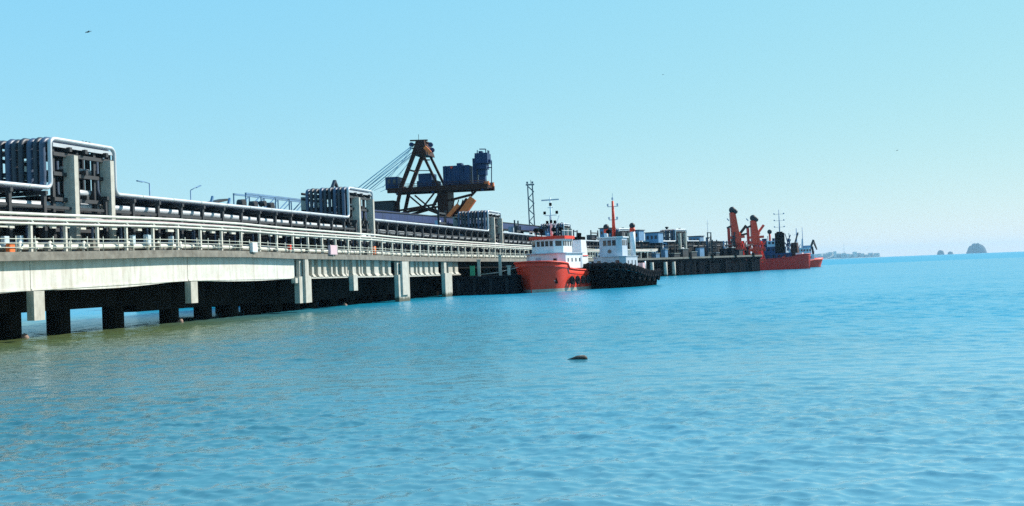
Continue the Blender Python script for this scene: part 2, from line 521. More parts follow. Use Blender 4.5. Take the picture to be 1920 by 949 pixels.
# long girders of the near spans
joints = [S_IN, -20.5, 3.0, 24.1, 46.2]
for a, b in zip(joints, joints[1:]):
    g = MB()
    n = 8
    for i in range(n):
        s0, s1 = a + .04 + (b - a - .08) * i / n, a + .04 + (b - a - .08) * (i + 1) / n
        dep = lambda s: zd(s) - 2.62 + .10 * math.cos((s - a) / (b - a) * 6.283)
        g.jbox(s0, s1, -.9, 0, dep, lambda s: zd(s) - .382)
    g.build('girder', 'girder', jetty)
    # soffit rim
    r_ = MB(); r_.jbox(a + .1, b - .1, .0, .05, lambda s: zd(s) - 2.50, lambda s: zd(s) - 2.36)
    r_.build('girder_lip', 'girder', jetty)
# pendant columns and pier heads in front of the girders
def column(s0, s1, z0, z1, t0=.02, t1=.62, m='column'):
    k = MB()
    k.hexa([J(s0, t0, z0), J(s1, t0, z0), J(s1, t1, z0), J(s0, t1, z0), J(s0, t0, z1), J(s1, t0, z1), J(s1, t1, z1), J(s0, t1, z1)])
    return k
column(2.5, 3.65, 1.42, 3.50).build('pier_column', 'column', jetty)
column(23.5, 24.65, 1.85, 3.78).build('pier_column', 'column', jetty)
k = column(45.9, 49.0, 1.0, 3.9); k.jbox(46.9, 47.7, .62, .9, 1.0, 5.75); k.jbox(45.2, 46.0, .0, .5, 3.2, 3.75); k.jbox(46.4, 48.8, .0, .45, 3.9, 5.75)
k.build('pier_column', 'column', jetty)
column(61.3, 62.6, 1.95, 3.9).build('pier_column', 'column', jetty)
k = column(77.3, 81.8, .0, 3.7); k.jbox(78.2, 80.9, .62, .9, .9, 5.5); k.jbox(77.5, 81.5, .0, .4, 3.7, 5.5)
k.build('pier_column', 'column', jetty)
k = column(98.4, 102.0, -.4, 3.7); k.jbox(98.4, 99.6, .0, .5, 3.7, 5.45)
k.build('pier_column', 'column', jetty)
# ribbed spans beyond the third pier
web = MB()
for a, b in ((49.1, 61.5), (62.4, 77.2), (82.0, 98.3), (102.2, 109)):
    web.jbox(a, b, -1.2, -.55, lambda s: zd(s) - 2.42, lambda s: zd(s) - .384)
web.build('web_wall', 'column', jetty)
ribw = [(49.4, .5), (51.0, .55), (52.6, .9), (54.2, .8), (56.4, .45), (57.8, .45), (59.6, .7), (60.8, .5), (63.0, 1.1), (65.0, .5), (66.0, .4), (67.6, 1.3), (70.4, 1.5), (73.4, .8), (75.6, 1.0),
        (82.6, 1.0), (84.6, 1.4), (87.0, .6), (88.6, 1.2), (91.0, 1.5), (93.6, 1.1), (95.8, 1.7), (102.8, 2.2), (106.2, 1.8)]
for s0, wd in ribw:
    zb = zd(s0) - 2.36
    q = MB()
    q.jbox(s0, s0 + wd, -.56, -.16, zb + .30, zd(s0) - .386)
    q.hexa([J(s0 - .0, -.56, zb - .02), J(s0 + wd + .25, -.56, zb - .02), J(s0 + wd + .25, .05, zb - .02), J(s0, .05, zb - .02),
            J(s0, -.56, zb + .31), J(s0 + wd, -.56, zb + .31), J(s0 + wd, -.15, zb + .31), J(s0, -.15, zb + .31)])
    q.build('girder_rib', 'column', jetty)
lip = MB()
for a, b in ((49.1, 61.3), (62.7, 77.2), (82.0, 98.3), (102.2, 109)):
    lip.jbox(a, b, -1.2, -.02, lambda s: zd(s) - 2.56, lambda s: zd(s) - 2.40)
lip.build('bottom_flange', 'column', jetty)
# inner beams that close the space under the deck
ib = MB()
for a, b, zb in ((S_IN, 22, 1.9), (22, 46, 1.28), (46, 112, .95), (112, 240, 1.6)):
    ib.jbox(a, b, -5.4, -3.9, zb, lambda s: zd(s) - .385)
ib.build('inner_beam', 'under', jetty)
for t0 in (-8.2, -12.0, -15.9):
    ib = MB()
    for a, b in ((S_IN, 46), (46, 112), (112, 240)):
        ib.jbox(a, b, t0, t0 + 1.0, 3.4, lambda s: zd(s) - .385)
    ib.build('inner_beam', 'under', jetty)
# far part of the jetty: plain edge beam, then the solid berth face
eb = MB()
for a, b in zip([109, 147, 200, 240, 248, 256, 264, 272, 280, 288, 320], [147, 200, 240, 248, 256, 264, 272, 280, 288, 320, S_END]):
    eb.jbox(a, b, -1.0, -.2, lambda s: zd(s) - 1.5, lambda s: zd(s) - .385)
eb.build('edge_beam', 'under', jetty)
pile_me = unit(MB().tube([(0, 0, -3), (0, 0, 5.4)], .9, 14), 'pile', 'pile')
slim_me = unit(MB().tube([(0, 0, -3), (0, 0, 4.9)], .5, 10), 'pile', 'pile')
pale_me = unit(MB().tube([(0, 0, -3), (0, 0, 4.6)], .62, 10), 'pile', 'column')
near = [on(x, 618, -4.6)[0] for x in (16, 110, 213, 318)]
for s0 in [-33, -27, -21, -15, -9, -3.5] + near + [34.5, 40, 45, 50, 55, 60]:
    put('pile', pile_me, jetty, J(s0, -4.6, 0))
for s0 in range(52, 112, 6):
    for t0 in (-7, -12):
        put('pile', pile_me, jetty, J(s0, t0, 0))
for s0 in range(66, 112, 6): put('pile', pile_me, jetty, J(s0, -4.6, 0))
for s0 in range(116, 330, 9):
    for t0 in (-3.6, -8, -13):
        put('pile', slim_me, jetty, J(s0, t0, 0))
for x in (1223, 1250, 1265):     # three pale piles near the berth
    s0 = 265
    for q in range(265, 360):
        pt = J(q, .6, 2)
        d = sight(x, 505)
        if pt.x / pt.y <= d.x / d.y: s0 = q
    put('pile', pale_me, jetty, J(s0, .75, 0))
for x, y in ((46, 636), (338, 603), (646, 570)):   # broken concrete left at the pile feet
    s0, _ = on(x, y, -3.4)
    b_ = MB(); b_.ball(J(s0, -3.4, -.05), .34, 9, 5, 1.0, .8, 1.15, .16)
    b_.build('pile_stump', 'stump', jetty)
# dark walls added under the deck so that no light comes through
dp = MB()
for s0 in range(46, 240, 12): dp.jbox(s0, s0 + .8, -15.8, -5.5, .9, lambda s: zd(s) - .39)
dp.build('shade_cross_wall', 'under', jetty)
MB().jbox(112, 200, -16.2, -15.6, -1.2, 5.41).build('shade_rear_wall', 'quay', jetty)
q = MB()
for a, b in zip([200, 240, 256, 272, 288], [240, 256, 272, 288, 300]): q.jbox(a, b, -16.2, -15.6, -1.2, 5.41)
q.build('shade_rear_wall', 'quay', jetty)
# berth face, in panels of uneven height with fenders and gaps
rb_ = random.Random(3)
s0 = 302.0; i = 0
while s0 < S_END - 2:
    wd = rb_.uniform(2.2, 6.0)
    q = MB(); q.jbox(s0, min(s0 + wd, S_END), -2.0, rb_.uniform(-.3, .7), -1.5, zd(s0) - rb_.choice([.9, 1.0, 1.5, 2.2])); q.build('fender_panel', 'quay', jetty)
    if i % 2 == 0: MB().jbox(s0 + .3, s0 + .8, .7, 1.0, -.6, 4.6).build('fender_strip', 'rubber', jetty)
    if i % 3 == 1:
        q = MB(); q.jbox(s0 + wd * .5, s0 + wd * .5 + .9, .2, .95, zd(s0) - .385, zd(s0) + rb_.uniform(.4, 1.2)); q.build('bollard_block', 'under', jetty)
    s0 += wd + rb_.choice([.08, .08, 1.4]); i += 1
bf = MB(); bf.jbox(296, S_END, -1.4, .5, 4.9, 5.415); bf.build('berth_beam', 'quay', jetty)
bb = MB(); bb.jbox(296, S_END, -9, -6, -1.5, 5.4); bb.build('berth_core', 'quay', jetty)

# tug platform joined to the jetty's side
pf = thing('mooring_platform', at(912, 552, 176) * Vector((1, 1, 0)) if False else Vector((-4.5, 176, 0)), 'low dark concrete mooring platform between the jetty and the red tug', 'platform')
x0, x1 = -10.0, .2
wall = MB(); wall.hexa([(x0, 176.2, -2), (x1, 174.2, -2), (x1 + 6, 197, -2), (x0 + 4.6, 197, -2), (x0, 176.2, 2.6), (x1, 174.2, 2.6), (x1 + 6, 197, 2.6), (x0 + 4.6, 197, 2.6)])
wall.build('platform_body', 'quay', pf)
cp = MB(); cp.hexa([(x0 - .1, 175.9, 2.6), (x1 + .2, 173.9, 2.6), (x1 + 6.2, 197, 2.6), (x0 + 4.6, 197, 2.6), (x0 - .1, 175.9, 2.95), (x1 + .2, 173.9, 2.95), (x1 + 6.2, 197, 2.95), (x0 + 4.6, 197, 2.95)])
cp.build('coping', 'quay', pf)
for i in range(4):
    q = MB(); xx = x0 + 1.2 + i * 2.6
    q.box((xx, 175.75 - .19 * (i * 2.6), 1.0), (.5, .35, 3.0)); q.build('fender', 'rubber', pf)
for xx, yy, hh in ((-2.0, 178, 3.2), (-5.5, 180, 2.6), (-.6, 176.2, 1.4)):
    q = MB(); q.bar((xx, yy, 2.95), (xx, yy, 2.95 + hh), .5, .5); q.bar((xx, yy, 2.95 + hh), (xx, yy, 3.1 + hh), .8, .8); q.build('concrete_stub', 'column', pf)
gb = thing('green_locker', at(886, 517, 179.0), 'small green locker on the mooring platform below the jetty deck', 'locker')
o_ = gb.location
MB().box(o_ + Vector((0, 0, .75)), (.75, .6, 1.5)).build('body', 'green', gb)
MB().box(o_ + Vector((0, 0, 1.55)), (.85, .7, .10)).build('lid', 'green', gb)

# ------------------------------------------------------------------ railing
gr = thing('guard_railing', J(0, .3, zd(0)), 'pale metal railing along the water side of the jetty deck', 'railing')
def rail_run(s0, s1, t, dz_, r, step=3.0):
    out = []
    s = s0
    while s < s1:
        out.append(J(s, t, zd(s) + dz_)); s += step
    out.append(J(s1, t, zd(s1) + dz_)); return out
for h_ in (.55, .85, 1.15):
    MB().tube(rail_run(S_IN, 236, .48, h_, .035), .035, 6).build('rail', 'rail', gr)
rp = unit(MB().tube([(0, 0, 0), (0, 0, 1.16)], .04, 6), 'post', 'rail')
s = S_IN
while s < 236:
    put('post', rp, gr, J(s, .48, zd(s) + .2)); s += 2.0

# ------------------------------------------------------------------ pipe racks
fr = thing('pipe_rack', J(0, -.3, zd(0)), 'front row of cream posts carrying low pipes along the jetty edge', 'pipe rack')
q = MB(); q.bar((0, 0, 0), (0, 0, 2.2), .21, .21); pm = unit(q, 'post', 'post')
q = MB(); q.bar((-.12, 0, 2.31), (-1.95, 0, 2.31), .22, .22); am = unit(q, 'bracket', 'post')
q = MB(); q.tube([(0, 0, 2.2), (0, 0, 2.36), (-.1, 0, 2.45), (-.4, 0, 2.47)], .10, 6); hm = unit(q, 'post_cap', 'post')
rk = random.Random(8)
q = MB(); q.bar((0, 0, 0), (0, 0, 2.5), .14, .14); ip = unit(q, 'inner_post', 'pipeb')
q = MB(); q.box((0, 0, 0), (.22, .55, .16)); sh_ = unit(q, 'pipe_shoe', 'post')
LS = [3.5 + 3.9 * i for i in range(-8, 60)]
LS += [LS[-1] + 3.9 * (i + 1) for i in range(28)]
for s0 in LS:
    if s0 > 288: continue
    z0 = zd(s0)
    rz = -heading(s0)
    put('post', pm, fr, J(s0, -.25, z0), rz)
    put('bracket', am, fr, J(s0, -.25, z0), rz)
    put('inner_post', ip, fr, J(s0 + 1.7, -1.85, z0), rz)
    for k_ in range(2):
        if rk.random() < .75: put('pipe_shoe', sh_, fr, J(s0 + .7 + k_ * 1.7 + rk.uniform(-.5, .5), -.3, z0 + 2.06 + rk.uniform(-.06, .06)), rz, (1, rk.uniform(.6, 1.8), rk.uniform(.7, 1.5)))
    if s0 < 200: put('post_cap', hm, fr, J(s0 + .3, -.25, z0), rz)
ur = thing('pipe_rack', J(0, -3, zd(0)), 'tall dark steel rack holding the bundled upper pipes above the jetty', 'pipe rack')
q = MB(); q.bar((0, 0, 0), (0, 0, 5.0), .30, .30); up_ = unit(q, 'post', 'steel')
q = MB(); q.bar((.3, 0, 4.95), (-6.9, 0, 4.95), .28, .30); ub = unit(q, 'beam', 'steel')
q = MB(); q.bar((.0, 0, 3.25), (-6.9, 0, 3.25), .24, .26); ub2 = unit(q, 'beam', 'steel')
for s0 in LS:
    if s0 < -10: continue
    z0 = 6.0; rz = -heading(s0)
    put('post', up_, ur, J(s0 + .9, -2.7, z0), rz)
    put('post', up_, ur, J(s0 + .9, -9.2, z0), rz)
    put('beam', ub, ur, J(s0 + .9, -2.7, z0), rz)
    if s0 < 240: put('beam', ub2, ur, J(s0 + .9, -2.7, z0), rz)
for tt in (-2.72, -9.15):
    q = MB()
    for a, b in zip(cuts[1:], cuts[2:]): q.bar(J(a, tt, 9.9), J(b, tt, 9.9), .14, .22)
    q.build('longitudinal_beam', 'steel', ur)

# ------------------------------------------------------------------ pipelines
LOOPS = [(9.6, 18.0), (69.3, 77.9), (138.3, 147.9), (212, 221), (272, 279), (306, 313)]
UPZ, TOPZ = 11.42, 15.3
def arc(c, a, b, r, n=5):
    """quarter bend from direction a to direction b around corner point c (vectors)"""
    return [c - a * r * (1 - math.sin(q)) + b * r * (1 - math.cos(q)) for q in [math.pi / 2 * i / n for i in range(n + 1)]]
def looped(t, z, top, ds, ins=0.0, s_end=322, r=.55, loops=LOOPS):
    pts = [J(S_IN, t, z)]
    s = S_IN
    for a, b in loops:
        a, b = a + ds + ins, b + ds - ins
        q = max(s + 8, -30)
        while q < a - 2:
            pts.append(J(q, t, z)); q += 8.0
        h = heading(a); u = Vector((math.sin(h), math.cos(h), 0)); Z = Vector((0, 0, 1))
        pts += arc(J(a, t, z), u, Z, r); pts += arc(J(a, t, top), Z, u, r)
        pts += arc(J(b, t, top), u, -Z, r); pts += arc(J(b, t, z), -Z, u, r)
        s = b
    q = s + 8
    while q < s_end:
        pts.append(J(q, t, z)); q += 8.0
    return pts
p = MB().tube(looped(-3.0, UPZ, TOPZ, 0), .17, 10).build('pipeline', 'jacket', origin=J(0, -3, UPZ))
band = unit(MB().tube([(0, -.05, 0), (0, .05, 0)], .19, 10), 'cladding_band', 'pipeg')
for q in np.arange(-8, 200, 5.0):
    if all(not (a - 2 < q < b + 2) for a, b in LOOPS):
        ORG.setdefault(p.name, J(0, -3, UPZ)); put('cladding_band', band, p, J(q, -3.0, UPZ), -TH)
tag(p, 'outermost shiny pipe on the upper rack, rising in square loops along the jetty', 'pipeline')
bundle = [(.66, .25, 'pipeb'), (1.32, .22, 'piped'), (1.95, .26, 'pipeb'), (2.6, .22, 'piped'), (3.25, .24, 'piped'), (3.9, .26, 'pipeb'), (4.55, .22, 'piped'), (5.2, .24, 'piped'), (5.85, .24, 'pipeb')]
for i, (dt, r_, mm) in enumerate(bundle):
    nth = ['first', 'second', 'third', 'fourth', 'fifth', 'sixth', 'seventh', 'eighth', 'ninth'][i]
    p = MB().tube(looped(-3.0 - dt, UPZ + (r_ - .24), TOPZ - .05 + .06 * (i % 2), .1 * (i % 3)), r_, 8).build('pipeline', mm if mm != 'pipeb' or i else 'pipeb', origin=J(0, -3 - dt, UPZ))
    tag(p, nth + ' dark pipe back from the shiny pipe in the upper rack bundle', 'pipeline', 'dark pipes of the upper rack bundle')
low = [(-.42, 2.98,   .12, 'pipew', 'topmost cream pipe on the front posts of the jetty'), (-.38, 2.58, .09, 'pipeg', 'greenish pipe just below the topmost cream front pipe'),
       (-1.0, 2.62, .18, 'pipep', 'faded pinkish pipe behind the front pipes on the low rack'), (-1.55, 2.66, .20, 'pipew', 'innermost cream pipe of the low front rack')]
for t, dz_, r_, mm, lb in low:
    p = MB().tube(rail_run(S_IN, 290 + 6 * r_, t, dz_, 0, 4.0), r_, 8).build('pipeline', mm, origin=J(0, t, zd(0) + dz_)); tag(p, lb, 'pipeline')
p = MB().tube(rail_run(S_IN, 289, -.12, 2.28, 0, 4.0), .10, 6).build('pipeline', 'pipew', origin=J(0, -.12, zd(0) + 2.28)); tag(p, 'thin cream pipe lowest on the front posts of the jetty', 'pipeline')
p = MB().tube(rail_run(-12, 250, -3.75, 4.0, 0, 4.0), .30, 10).build('pipeline', 'jacket', origin=J(0, -3.75, 10)); tag(p, 'thick silvery insulated pipe between the low and upper racks', 'pipeline')
for i in range(8):
    t = -4.5 - i * .62
    p = MB().tube([J(a, t, 9.45 + .22) for a in cuts[1:]], .2 + .03 * (i % 3), 6).build('pipeline', 'piped', origin=J(0, t, 9.6))
    tag(p, ['first', 'second', 'third', 'fourth', 'fifth', 'sixth', 'seventh', 'eighth'][i] + ' dark pipe back on the middle tier inside the tall rack', 'pipeline', 'dark pipes of the middle tier')
p = MB().tube(rail_run(S_IN, 240, -1.0, .62, 0, 4.0), .22, 8).build('pipeline', 'pipew', origin=J(0, -1, zd(0) + .6)); tag(p, 'cream pipe lying low on the deck behind the railing', 'pipeline')
p = MB().tube(rail_run(S_IN, 240, -1.7, .80, 0, 4.0), .25, 8).build('pipeline', 'pipeb', origin=J(0, -1.7, zd(0) + .8)); tag(p, 'blue-grey pipe lying low on the deck behind the cream one', 'pipeline')

# ------------------------------------------------------------------ expansion loop frames
where = ['nearest concrete and steel frame carrying the pipe loop at the left edge', 'second pipe loop frame from the left, left of the crane', 'third pipe loop frame from the left, right of the crane',
         'pipe loop frame rising behind the red tug', 'pipe loop frame rising right of the black tug mast', 'farthest pipe loop frame left of the red loading arms']
for (a, b), lb in zip(LOOPS, where):
    f = thing('loop_frame', J((a + b) / 2, -3, 6), lb, 'pipe frame', 'pipe loop frames')
    for s0 in (a + 2.0, b - 1.6):
        for t0 in (-2.3, -9.6):
            MB().jbox(s0, s0 + .5, t0 - 1.0, t0, 6.0, 14.1 if t0 > -5 else 14.6).build('column', 'column', f)
    for s0 in (a + .5, a + 3.6, b - 2.6, b - .5):
        MB().jbox(s0, s0 + .3, -3.45, -3.2, 6.0, 15.0).build('steel_post', 'steel', f)
    for s0 in (a + 2.2, b - 1.4, (a + b) / 2):
        for z0 in (10.9, 12.9, 14.6):
            MB().bar(J(s0, -2.7, z0), J(s0, -9.8, z0), .3, .35).build('cross_beam', 'steel', f)
    for z0 in (8.2, 10.6, 12.6, 14.15, 14.85):
        MB().bar(J(a + .4, -3.1, z0), J(b - .2, -3.1, z0), .22, .3).build('long_beam', 'steel' if z0 != 14.85 else 'jacket', f)
        MB().bar(J(a + .4, -9.7, z0), J(b - .2, -9.7, z0), .22, .3).build('long_beam', 'steel', f)
    for z0 in (10.75, 12.75):
        MB().jbox(a + .6, b - .4, -9.2, -4.4, z0, z0 + .1).build('platform_grating', 'steel', f)
    for z0, t0 in ((13.15, -4.2), (11.35, -3.8), (9.0, -2.9)):
        MB().tube([J(a + 3.0, t0, z0), J(b - 1.8, t0, z0)], .28, 8).build('cross_pipe', 'jacket', f)
    for i in range(3):
        MB().bar(J(b - 1.4 + i * .45, -5, 15.4), J(b - 1.4 + i * .45, -5, 15.95), .14, .14).build('vent_stub', 'steel', f)

# ------------------------------------------------------------------ conveyor gallery behind the pipes
cg = thing('conveyor_gallery', J(120, -11.5, 6), 'navy blue clad conveyor gallery running along the back of the jetty', 'conveyor')
def gz(s):
    pts = [(-30, 10.9), (40, 11.0), (84, 12.2), (101, 12.75), (150, 13.15), (210, 13.8), (300, 14.0)]
    for (a, za), (b, zb) in zip(pts, pts[1:]):
        if s <= b: return za + (zb - za) * (s - a) / (b - a)
    return 14.0
s = 84.0
while s < 236:
    MB().jbox(s + .03, s + 3.97, -13.6, -11.4, lambda q: gz(q), lambda q: gz(q) + 1.5).build('cladding_panel', 'clad', cg)
    s += 4.0
for zz in (-.12, 1.5):
    q = MB(); q.jbox(84, 150, -13.8, -11.25, lambda k_: gz(k_) + zz, lambda k_: gz(k_) + zz + .12); q.jbox(150, 236, -13.8, -11.25, lambda k_: gz(k_) + zz, lambda k_: gz(k_) + zz + .12)
    q.build('edge_trim', 'dclad', cg)
for s0 in range(86, 236, 10):
    MB().bar(J(s0, -12.5, 5.9), J(s0, -12.5, gz(s0)), .7, .7).build('trestle_leg', 'steel', cg)
dw = thing('backing_wall', J(60, -10.4, 6), 'dark backing wall added behind the pipe racks to shut out the sky', 'wall')  # made-up dark backing; keeps sky from showing between the pipes
s = -12.0
i = 0
while s < 350:
    MB().jbox(s + .03, s + 3.97, -10.6, -10.35, 5.81 if zd(s) < 5.82 else 5.9, (11.0 if s < 84 else 11.6) + .06 * (i % 2)).build('backing_panel', 'dclad', dw)
    s += 4.0; i += 1
# lattice walkway
lw = thing('lattice_walkway', J(60, -12, 11), 'pale blue lattice walkway with handrails above the pipes, left of the second frame', 'walkway')
for dt in (-11.2, -12.8):
    MB().bar(J(57, dt, 14.25), J(82, dt, 14.35), .22, .22).build('top_chord', 'lblue', lw)
    MB().bar(J(45, dt, 12.0), J(82, dt, 12.1), .30, .30).build('bottom_chord', 'lblue', lw)
    for s0 in range(57, 82, 4):
        MB().bar(J(s0, dt, 12.2), J(s0, dt, 14.2), .14, .14).build('lattice_post', 'lblue', lw)
        MB().bar(J(s0, dt, 12.2), J(s0 + 4, dt, 14.2), .11, .11).build('lattice_brace', 'lblue', lw)
for s0 in (48, 66, 80): MB().bar(J(s0, -12, 5.9), J(s0, -12, 12.0), .5, .5).build('leg', 'steel', lw)
MB().jbox(47, 82, -12.7, -11.3, 12.3, 12.36).build('walkway_floor', 'steel', lw)
hd = thing('belt_conveyor', J(50, -12, 12), 'dark sloping conveyor head and drums beside the pale blue lattice walkway', 'conveyor')
MB().bar(J(48.0, -12, 12.5), J(53.0, -12, 13.3), 1.2, .25).build('sloping_belt', 'dclad', hd)
for s0, r_ in ((55.5, .55), (58.5, .5), (63, .55), (61, .35)):
    h = heading(s0); n_ = Vector((math.cos(h), -math.sin(h), 0))
    c_ = J(s0, -11, 12.9 + .3 * (s0 == 61)); MB().tube([c_ - n_ * .4, c_ + n_ * .4], r_, 14).build('drum', 'dclad', hd)
for s0 in (49, 53, 57, 60):
    MB().bar(J(s0, -11.6, 12.1), J(s0 + .8, -11.6, 13.5), .25, .25).build('strut', 'lblue', hd)
MB().jbox(46, 64, -12.4, -11, 11.7, 12.1).build('bed', 'steel', hd)

# ------------------------------------------------------------------ stacking crane behind the jetty
CO = at(790, 408, 235); CO.z = 5.8
CR = thing('dock_crane', CO, 'tall dark brown stacking crane with blue machine houses behind the jetty pipes', 'crane')
YAW = rad(-11)
hx = Vector((math.cos(YAW), math.sin(YAW), 0)); hy = Vector((-math.sin(YAW), math.cos(YAW), 0))


def cp(x, y, dep=0.0):
    """picture point to a point in the crane's front plane, dep metres behind it"""
    d = sight(x, y)
    k = (CO - EYE).dot(hy) / d.dot(hy)
    return EYE + d * k + hy * dep


def cbar(p, q, wd, hh, name='beam', m='crane', par=None):
    return MB().bar(p, q, wd, hh).build(name, m, par or CR)


def cbox(x0, y0, x1, y1, d0, d1, name, m='craneb', par=None):
    a, b = cp(x0, y1), cp(x1, y0)
    a2 = Vector((b.x, b.y, a.z)); zt = b.z
    mb = MB()
    mb.hexa([a + hy * d0, a2 + hy * d0, a2 + hy * d1, a + hy * d1] + [Vector((p.x, p.y, zt)) for p in (a + hy * d0, a2 + hy * d0, a2 + hy * d1, a + hy * d1)])
    return mb.build(name, m, par or CR)


DEP = 6.5
for dep, dx in ((0, 0), (DEP, 0)):
    cbar(cp(778, 284, dep), cp(752, 352, dep), .75, .75, 'mast_leg')
    cbar(cp(752, 352, dep), cp(738, 418, dep), .75, .75, 'portal_leg')
    cbar(cp(790, 284, dep), cp(821, 348, dep), .50, .50, 'back_stay')
    cbar(cp(727, 358, dep), cp(915, 349, dep), .8, 1.05, 'main_girder')
    cbar(cp(762, 363, dep), cp(793, 389, dep), .32, .32, 'brace')
    cbar(cp(815, 361, dep), cp(793, 389, dep), .32, .32, 'brace')
    cbar(cp(793, 389, dep), cp(748, 402, dep), .55, .55, 'brace')
    cbar(cp(793, 389, dep), cp(826, 402, dep), .5, .5, 'brace')
    cbar(cp(818, 383, dep), cp(742, 396, dep), .35, .4, 'tie_beam')
    cbar(cp(735, 411, dep), cp(845, 409, dep), .9, 1.3, 'sill_beam')
    cbar(cp(738, 410, dep), cp(738, 455, dep), .8, .8, 'rail_leg')
    cbar(cp(829, 410, dep), cp(829, 457, dep), .8, .8, 'rail_leg')
cbox(820, 357, 838, 410, .6, DEP - .6, 'slewing_column', 'crane')
cbox(727, 350, 912, 353.5, -.2, DEP + .2, 'machinery_deck', 'crane')
# tapered head
hd_ = MB()
b4 = [cp(772, 290, -.3), cp(800, 290, -.3), cp(800, 290, DEP + .3), cp(772, 290, DEP + .3)]
t4 = [cp(778, 262, .8), cp(793, 262, .8), cp(793, 262, DEP - .8), cp(778, 262, DEP - .8)]
hd_.hexa(b4 + t4); head = hd_.build('mast_head', 'crane', CR)
for x, y, x2, y2 in ((764, 262, 797, 261), (766, 268, 780, 270), (764, 276, 775, 277), (792, 264, 806, 272)):
    cbar(cp(x, y, 2), cp(x2, y2, 2), .35, .3, 'head_arm', 'crane', head)
for x, y in ((804, 270), (807, 280), (768, 270)):
    c_ = cp(x, y, 1.5); MB().tube([c_ - hy * .3, c_ + hy * .3], .5, 12).build('sheave', 'craneb', head)
cbar(cp(797, 276, -.4), cp(808, 287, -.4), .5, .7, 'head_bracket', 'orange', head)
cbar(cp(780, 262, 2), cp(780, 250, 2), .09, .09, 'aerial', 'crane', head)
cbox(722, 331, 744.5, 356, .4, 4.4, 'counterweight_cabin')
cbox(783, 324, 807, 350, .8, 5.0, 'winch_house')
cbox(779, 337, 815, 350, 1.2, 5.4, 'winch_base')
mh = cbox(831, 309, 878, 349, .2, 6.2, 'machine_house')
for x in (835, 843, 851, 859, 867): cbox(x, 311, x + 1.0, 346, .02, .19, 'cladding_rib', 'craneb', mh)
cbox(852, 304, 861, 309, 2, 4, 'roof_unit', 'craneb', mh)
cbox(844.5, 312, 848, 316, -.05, .18, 'red_lamp', 'armred', mh)
for x0, y0, x1, y1 in ((726, 336, 731, 344), (736, 336, 741, 344)): cbox(x0, y0, x1, y1, .3, .39, 'window', 'glass', CR)
# dust tower: stepped boxes
silo = cbox(888, 285, 911, 306, 1.2, 4.8, 'dust_tower', 'craneb')
for x0, y0, x1, y1, d0, d1 in ((890.5, 306, 908.5, 316, 1.5, 4.5), (892.5, 316, 906.5, 327, 1.9, 4.1), (894, 327, 905, 347, 2.2, 3.8), (886, 290, 888, 303, 2, 4), (911, 297, 915, 302, 2.2, 3.8), (893, 281, 899, 285, 2.2, 3.8)):
    cbox(x0, y0, x1, y1, d0, d1, 'tower_step', 'craneb', silo)
cbox(883.5, 295, 888.5, 347, 2, 4, 'duct', 'craneb')
for x, y, x2, y2 in ((889, 279, 889, 285), (893, 277, 905, 277), (905, 277, 905, 285), (909, 279, 909, 285), (909, 312, 917, 312), (916, 300, 916, 346), (911, 285, 911, 280)):
    cbar(cp(x, y, 3), cp(x2, y2, 3), .2, .2, 'tower_rail', 'craneb', silo)
for dep in (0, 5): cbar(cp(908, 344, dep), cp(917, 343, dep), .6, .8, 'girder_nose', 'orange')
# inclined chutes
cbar(cp(838, 376, 1), cp(884, 364, 1), .4, .5, 'chute_boom')
cbar(cp(878, 351, 2), cp(883, 363, 2), .4, .4, 'chute_hanger'); cbar(cp(893, 352, 2), cp(879, 367, 2), .4, .4, 'chute_hanger')
cbar(cp(840, 407, 0), cp(860, 384, 0), 1.0, .8, 'chute', 'orange')
cbar(cp(848, 408, 1.5), cp(874, 373, 1.5), 1.0, .9, 'chute_frame', 'crane')
cbar(cp(858, 412, .5), cp(886, 372, .5), 1.3, 1.5, 'chute', 'orange')
for x in (850, 858, 866): cbar(cp(x, 374, 1), cp(x - 6, 394, 1), .2, .2, 'chute_stay', 'crane')
# handrails, stair and lamps
for d0 in (-.35, DEP + .35):
    for y_ in (344.5, 341): MB().tube([cp(729, y_ + 6, d0), cp(914, y_ - 3, d0)], .05, 5).build('handrail', 'crane', CR)
    for x in range(730, 915, 12): MB().bar(cp(x, 352 - (x - 730) * .05, d0), cp(x, 346 - (x - 730) * .05, d0), .07, .07).build('rail_post', 'crane', CR)
for x, y, x2, y2 in ((829, 357, 815, 384), (815, 384, 826, 408)):
    for d0 in (-.6, -1.4): cbar(cp(x, y, d0), cp(x2, y2, d0), .09, .22, 'stair_stringer', 'crane')
for x in (747, 812, 905):
    yb = 362.5 - (x - 727) * .048
    cbar(cp(x, yb, -.2), cp(x, yb + 4, -.2), .5, .35, 'floodlight', 'craneb')
cbar(cp(752, 352, 0), cp(752, 352, DEP), .5, .6, 'cross_girder'); cbar(cp(765, 318, 0), cp(765, 318, DEP), .3, .3, 'cross_girder'); cbar(cp(785, 300, 0), cp(806, 300, 0), .25, .25, 'cross_tie'); cbar(cp(768, 320, 0), cp(807, 320, 0), .16, .16, 'cross_tie')
